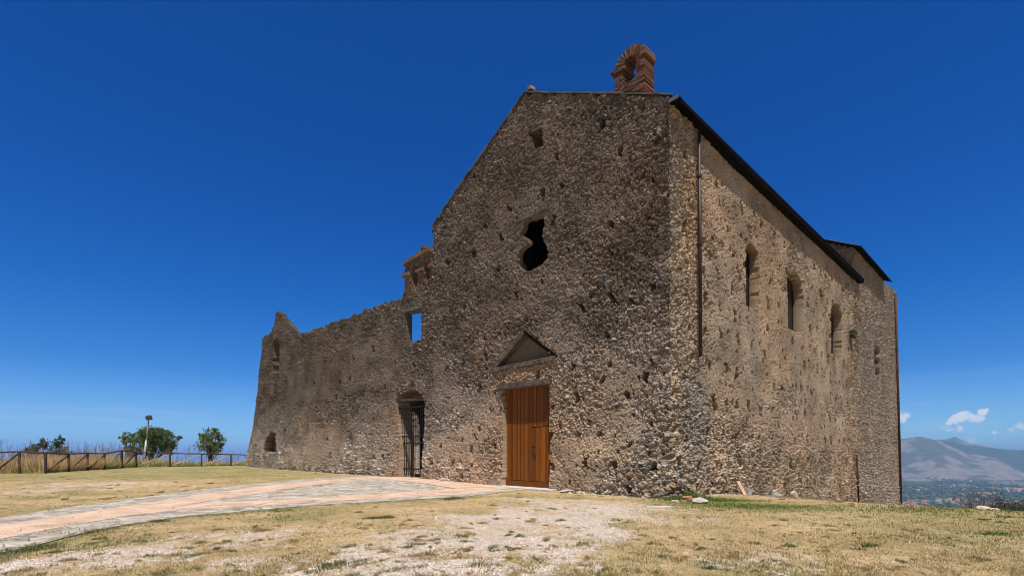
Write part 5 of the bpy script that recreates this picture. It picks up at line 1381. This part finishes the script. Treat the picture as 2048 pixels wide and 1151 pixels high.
# ------------------------------------------------------------------ bare shrub and bushes on the brow at right
def bare_shrub(base_pt, H, W, seed, label):
    root = tag(empty('bare_shrub', tuple(base_pt)), label, 'shrub'); rr = random.Random(seed); b = MB()
    def grow(p, d, L, r, k):
        q_ = p + d * L; b.bar(p, q_, r, 4, r * .6)
        if k == 0: return
        for _ in range(rr.randint(2, 4)):
            d2 = d + np.array([rr.uniform(-.55, .55), rr.uniform(-.55, .55), rr.uniform(-.1, .4)]); d2 /= np.linalg.norm(d2); grow(p + (q_ - p) * rr.uniform(.5, 1), d2, L * rr.uniform(.55, .85), r * .6, k - 1)
    for _ in range(9):
        d = np.array([rr.uniform(-1, 1) * W, rr.uniform(-.5, .5), 1.0]); d /= np.linalg.norm(d); grow(np.array(base_pt) - (0, 0, .3), d, H * .42, .045, 3)
    b.build('twigs', M['bark'], root)
    r = np.random.default_rng(seed); C_ = np.array(base_pt) + r.normal(size=(500, 3)) * np.array([W * H * .45, .4, H * .25]) + np.array([0, 0, H * .5])
    leafmesh('leaves', C_, .05, np.array([(.07, .07, .035)] * 500) * r.uniform(.6, 1.3, (500, 1)), root, seed=seed)
def hill_px(px, py, Y): return np.array([(px - CX0) / FPX * Y, Y, EYE + (HZ - py) / FPX * Y])
p = hill_px(1963, 1034, 52); p[2] = h1(p[0], p[1])
bare_shrub(p, EYE + (HZ - 962) / FPX * 52 - p[2] + .2, .55, 91, 'nearly leafless grey shrub standing on the brow above the valley town')
for i, (px, Yb, sx, sz, py, pal_, lab) in enumerate([
        (2003, 70, 1.6, 1.6, 1003, [(.05, .055, .03), (.09, .085, .05)], 'grey green scrub bush just right of the bare shrub on the brow'),
        (2032, 76, 2.3, 1.9, 1000, [(.04, .05, .025), (.08, .08, .045)], 'wide grey green scrub bush second right of the bare shrub'),
        (2062, 66, 2.2, 2.0, 1012, [(.04, .055, .02), (.06, .08, .03)], 'dark green bush cut by the right edge on the hillside'),
        (1925, 95, 1.8, 1.3, 1017, [(.03, .045, .018), (.05, .065, .025)], 'low dark bush left of the bare shrub below the brow')]):
    zc_ = EYE + (HZ - py) / FPX * Yb; x_ = (px - CX0) / FPX * Yb; g_ = h1(x_, Yb); top_ = zc_ - g_
    top_ = max(top_, 2.2)
    shrub(lab, 'bush', (x_, Yb, g_), [(0, 0, top_ - sz * .8, sx, sz * .8), (sx * .7, 0, top_ - sz * 1.1, sx * .7, sz * .6), (-sx * .7, 0, top_ - sz * 1.2, sx * .6, sz * .6), (0, 0, max(.6, top_ - sz * 1.9), sx * .8, sz)], 2600, .2, pal_, 6, 95 + i, name='bush', gap=.3)

# ------------------------------------------------------------------ valley: houses and trees
def valley_z(x, y):
    r_ = math.hypot(x, y); th = math.atan2(x, y); ln_ = float(sstep(rad(2), rad(22), th))
    base_ = -197 * ln_ - 236 * (1 - ln_); return base_ + float(sstep(600, 1500, r_)) * ln_ * 10 * (float(fbm(np.array([x / 500]), np.array([y / 500]), 31, 3)[0]) - .45)
def house_mesh(w_, d_, h_, rise, wallc, roofc, hip):
    b = MB(); b.col = wallc; b.box((-w_ / 2, -d_ / 2, -4), (w_, 0, 0), (0, d_, 0), (0, 0, h_ + 4))
    b.col = roofc; o_ = .5; k = w_ * .28 if hip else 0
    V_ = [(-w_ / 2 - o_, -d_ / 2 - o_, h_), (w_ / 2 + o_, -d_ / 2 - o_, h_), (w_ / 2 + o_, d_ / 2 + o_, h_), (-w_ / 2 - o_, d_ / 2 + o_, h_), (-w_ / 2 - o_ + k, 0, h_ + rise), (w_ / 2 + o_ - k, 0, h_ + rise)]
    b.add(V_, [(0, 1, 5, 4), (2, 3, 4, 5), (1, 2, 5), (3, 0, 4), (3, 2, 1, 0)])
    b.col = tuple(q_ * .25 for q_ in wallc)
    for fl_ in range(int(h_ // 3)):
        for xx in np.arange(-w_ / 2 + 1.2, w_ / 2 - 1.5, 3.2): b.box((xx, -d_ / 2 - .06, 1 + 3 * fl_), (1.2, 0, 0), (0, .05, 0), (0, 0, 1.5))
    me = bpy.data.meshes.new('house'); V_ = np.concatenate(b.v); me.from_pydata(V_.tolist(), [], b.f)
    a = me.attributes.new('Col', 'FLOAT_COLOR', 'POINT'); a.data.foreach_set('color', np.concatenate([np.concatenate(b.c), np.ones((len(V_), 1))], 1).astype(np.float32).ravel()); me.materials.append(M['house']); return me
RED, PNK, GRY = (.40, .145, .075), (.42, .24, .18), (.30, .29, .28)
HM = [('cream walled house with a terracotta roof in the valley town', house_mesh(16, 10, 6.5, 2.6, (.62, .55, .44), RED, True)),
      ('long orange tiled block in the valley town', house_mesh(30, 11, 7, 2.8, (.60, .52, .42), RED, False)),
      ('white house with a faded pink roof in the valley town', house_mesh(13, 10, 6, 2.2, (.72, .70, .66), PNK, True)),
      ('flat grey roofed white building in the valley town', house_mesh(15, 13, 9.5, .5, (.66, .65, .63), GRY, True)),
      ('ochre walled house with a brown roof in the valley town', house_mesh(15, 11, 7.5, 2.3, (.62, .46, .22), (.26, .13, .08), True))]
rr = random.Random(55)
spots = []
def fill(n, x0, x1, y0, y1, types, sc=1.0):
    for _ in range(n):
        for _t in range(40):
            px, py = rr.uniform(x0, x1), rr.uniform(y0, y1); Yd = 198.0 * FPX / (py - HZ); x = (px - CX0) / FPX * Yd
            if all((x - a[0]) ** 2 + (Yd - a[1]) ** 2 > (24 * sc) ** 2 for a in spots): spots.append((x, Yd, rr.choice(types), sc * rr.uniform(.8, 1.15))); break
CL = ['in the nearest row by the church corner', 'in the middle of the near town', 'on the rise behind the near town', 'in the quarter at the right edge', 'among the trees by the bare shrub', 'alone in the green plain', 'in the far village at the mountain foot', 'strewn over the far plain']
cid = []
for ci, a in enumerate([(22, 1800, 1872, 1003, 1019, [1, 1, 0, 0, 3]), (18, 1872, 1950, 999, 1016, [0, 2, 3, 0, 4]), (16, 1925, 2000, 985, 998, [0, 0, 2, 4]), (14, 1985, 2044, 974, 984, [0, 2, 1, 3]),
                        (6, 1965, 2035, 1000, 1022, [0, 3, 2]), (8, 1810, 1960, 968, 980, [2, 3, 0]), (30, 1972, 2032, 938, 950, [2, 0, 3], 1.1), (14, 1815, 1968, 943, 964, [3, 2], 1.2)]):
    fill(*a); cid += [ci] * (len(spots) - len(cid))
KN = ['cream house with terracotta roof', 'long orange tiled block', 'white house with pink roof', 'grey roofed white building', 'ochre house with brown roof']
ORD = ['first', 'second', 'third', 'fourth', 'fifth', 'sixth', 'seventh', 'eighth', 'ninth', 'tenth', 'eleventh', 'twelfth', 'thirteenth', 'fourteenth', 'fifteenth', 'sixteenth', 'seventeenth', 'eighteenth', 'nineteenth', 'twentieth']
for i, (x, y, k, sc) in enumerate(spots):
    lab, me = HM[k]; o = bpy.data.objects.new('house', me); link(o); gz_ = valley_z(x, y)
    if y > 4300: gz_ = -192
    o.location = (x, y, gz_); o.rotation_euler = (0, 0, rr.choice([.3, .3, 1.9, -.5]) + rr.uniform(-.15, .15)); o.scale = (sc,) * 3
    peers = sorted([q_[0] / q_[1] for q_, c_ in zip(spots, cid) if c_ == cid[i] and q_[2] == k]); rk = peers.index(x / y)
    tag(o, '%s %s %s, counting rightward' % (ORD[rk], KN[k], CL[cid[i]]) if len(peers) > 1 else 'only %s %s' % (KN[k], CL[cid[i]]), 'house', 'houses of the valley town' if cid[i] < 6 else 'houses of the far plain')
# tree masses in the valley
n = 5200; r = np.random.default_rng(66); py = HZ + np.exp(r.uniform(np.log(46), np.log(135), n)); Yd = 198.0 * FPX / (py - HZ); px = r.uniform(1730, 2300, n); X = (px - CX0) / FPX * Yd
cl = fbm(X / 170, Yd / 170, 950, 3); ok = cl > .5
hx = np.array([s_[0] for s_ in spots]); hy = np.array([s_[1] for s_ in spots])
ok &= ((X[:, None] - hx) ** 2 + (Yd[:, None] - hy) ** 2).min(1) > 13 ** 2
X, Yd = X[ok], Yd[ok]; n = len(X)
import bmesh
bm = bmesh.new(); bmesh.ops.create_icosphere(bm, subdivisions=2, radius=1); iv = np.array([v.co[:] for v in bm.verts]); bm.verts.ensure_lookup_table(); fi = np.array([[v.index for v in f.verts] for f in bm.faces]); bm.free()
s = r.uniform(3.5, 8, n); jit_ = 1 + .28 * r.normal(size=(n, len(iv), 1))
Vt = iv[None] * jit_ * np.stack([s * r.uniform(.8, 1.5, n), s * r.uniform(.8, 1.5, n), s * .7], 1)[:, None]
Vt[..., 0] += X[:, None]; Vt[..., 1] += Yd[:, None]; Vt[..., 2] += np.array([valley_z(a, b_) for a, b_ in zip(X, Yd)])[:, None] + (s * .4)[:, None]
cc = np.array([(.035, .055, .022)]) * r.uniform(.5, 1.7, (n, 1)); cc[r.uniform(0, 1, n) < .15] = (.10, .09, .045)
me = npmesh('valley_woods', Vt.reshape(-1, 3), (fi[None] + len(iv) * np.arange(n)[:, None, None]).reshape(-1, 3), False, cols=np.repeat(cc, len(iv), 0)); o = put('valley_woods', me, None, [M['wood']]); o['kind'] = 'stuff'

# ------------------------------------------------------------------ haze over the whole country
hm = bpy.data.materials.new('haze'); hm.use_nodes = True; t = hm.node_tree; t.nodes.clear(); o_ = t.nodes.new('ShaderNodeOutputMaterial'); pv = t.nodes.new('ShaderNodeVolumePrincipled')
pv.inputs['Color'].default_value = (.36, .62, 1.0, 1); pv.inputs['Density'].default_value = 1.05e-4; pv.inputs['Anisotropy'].default_value = 0.0
t.links.new(pv.outputs[0], o_.inputs['Volume'])
b = MB(); b.box((-76000, -76000, -240), (152000, 0, 0), (0, 152000, 0), (0, 0, 460)); hz = b.build('haze', hm, None); hz['kind'] = 'stuff'
print('sheet', nu, nv, 'blades', n)
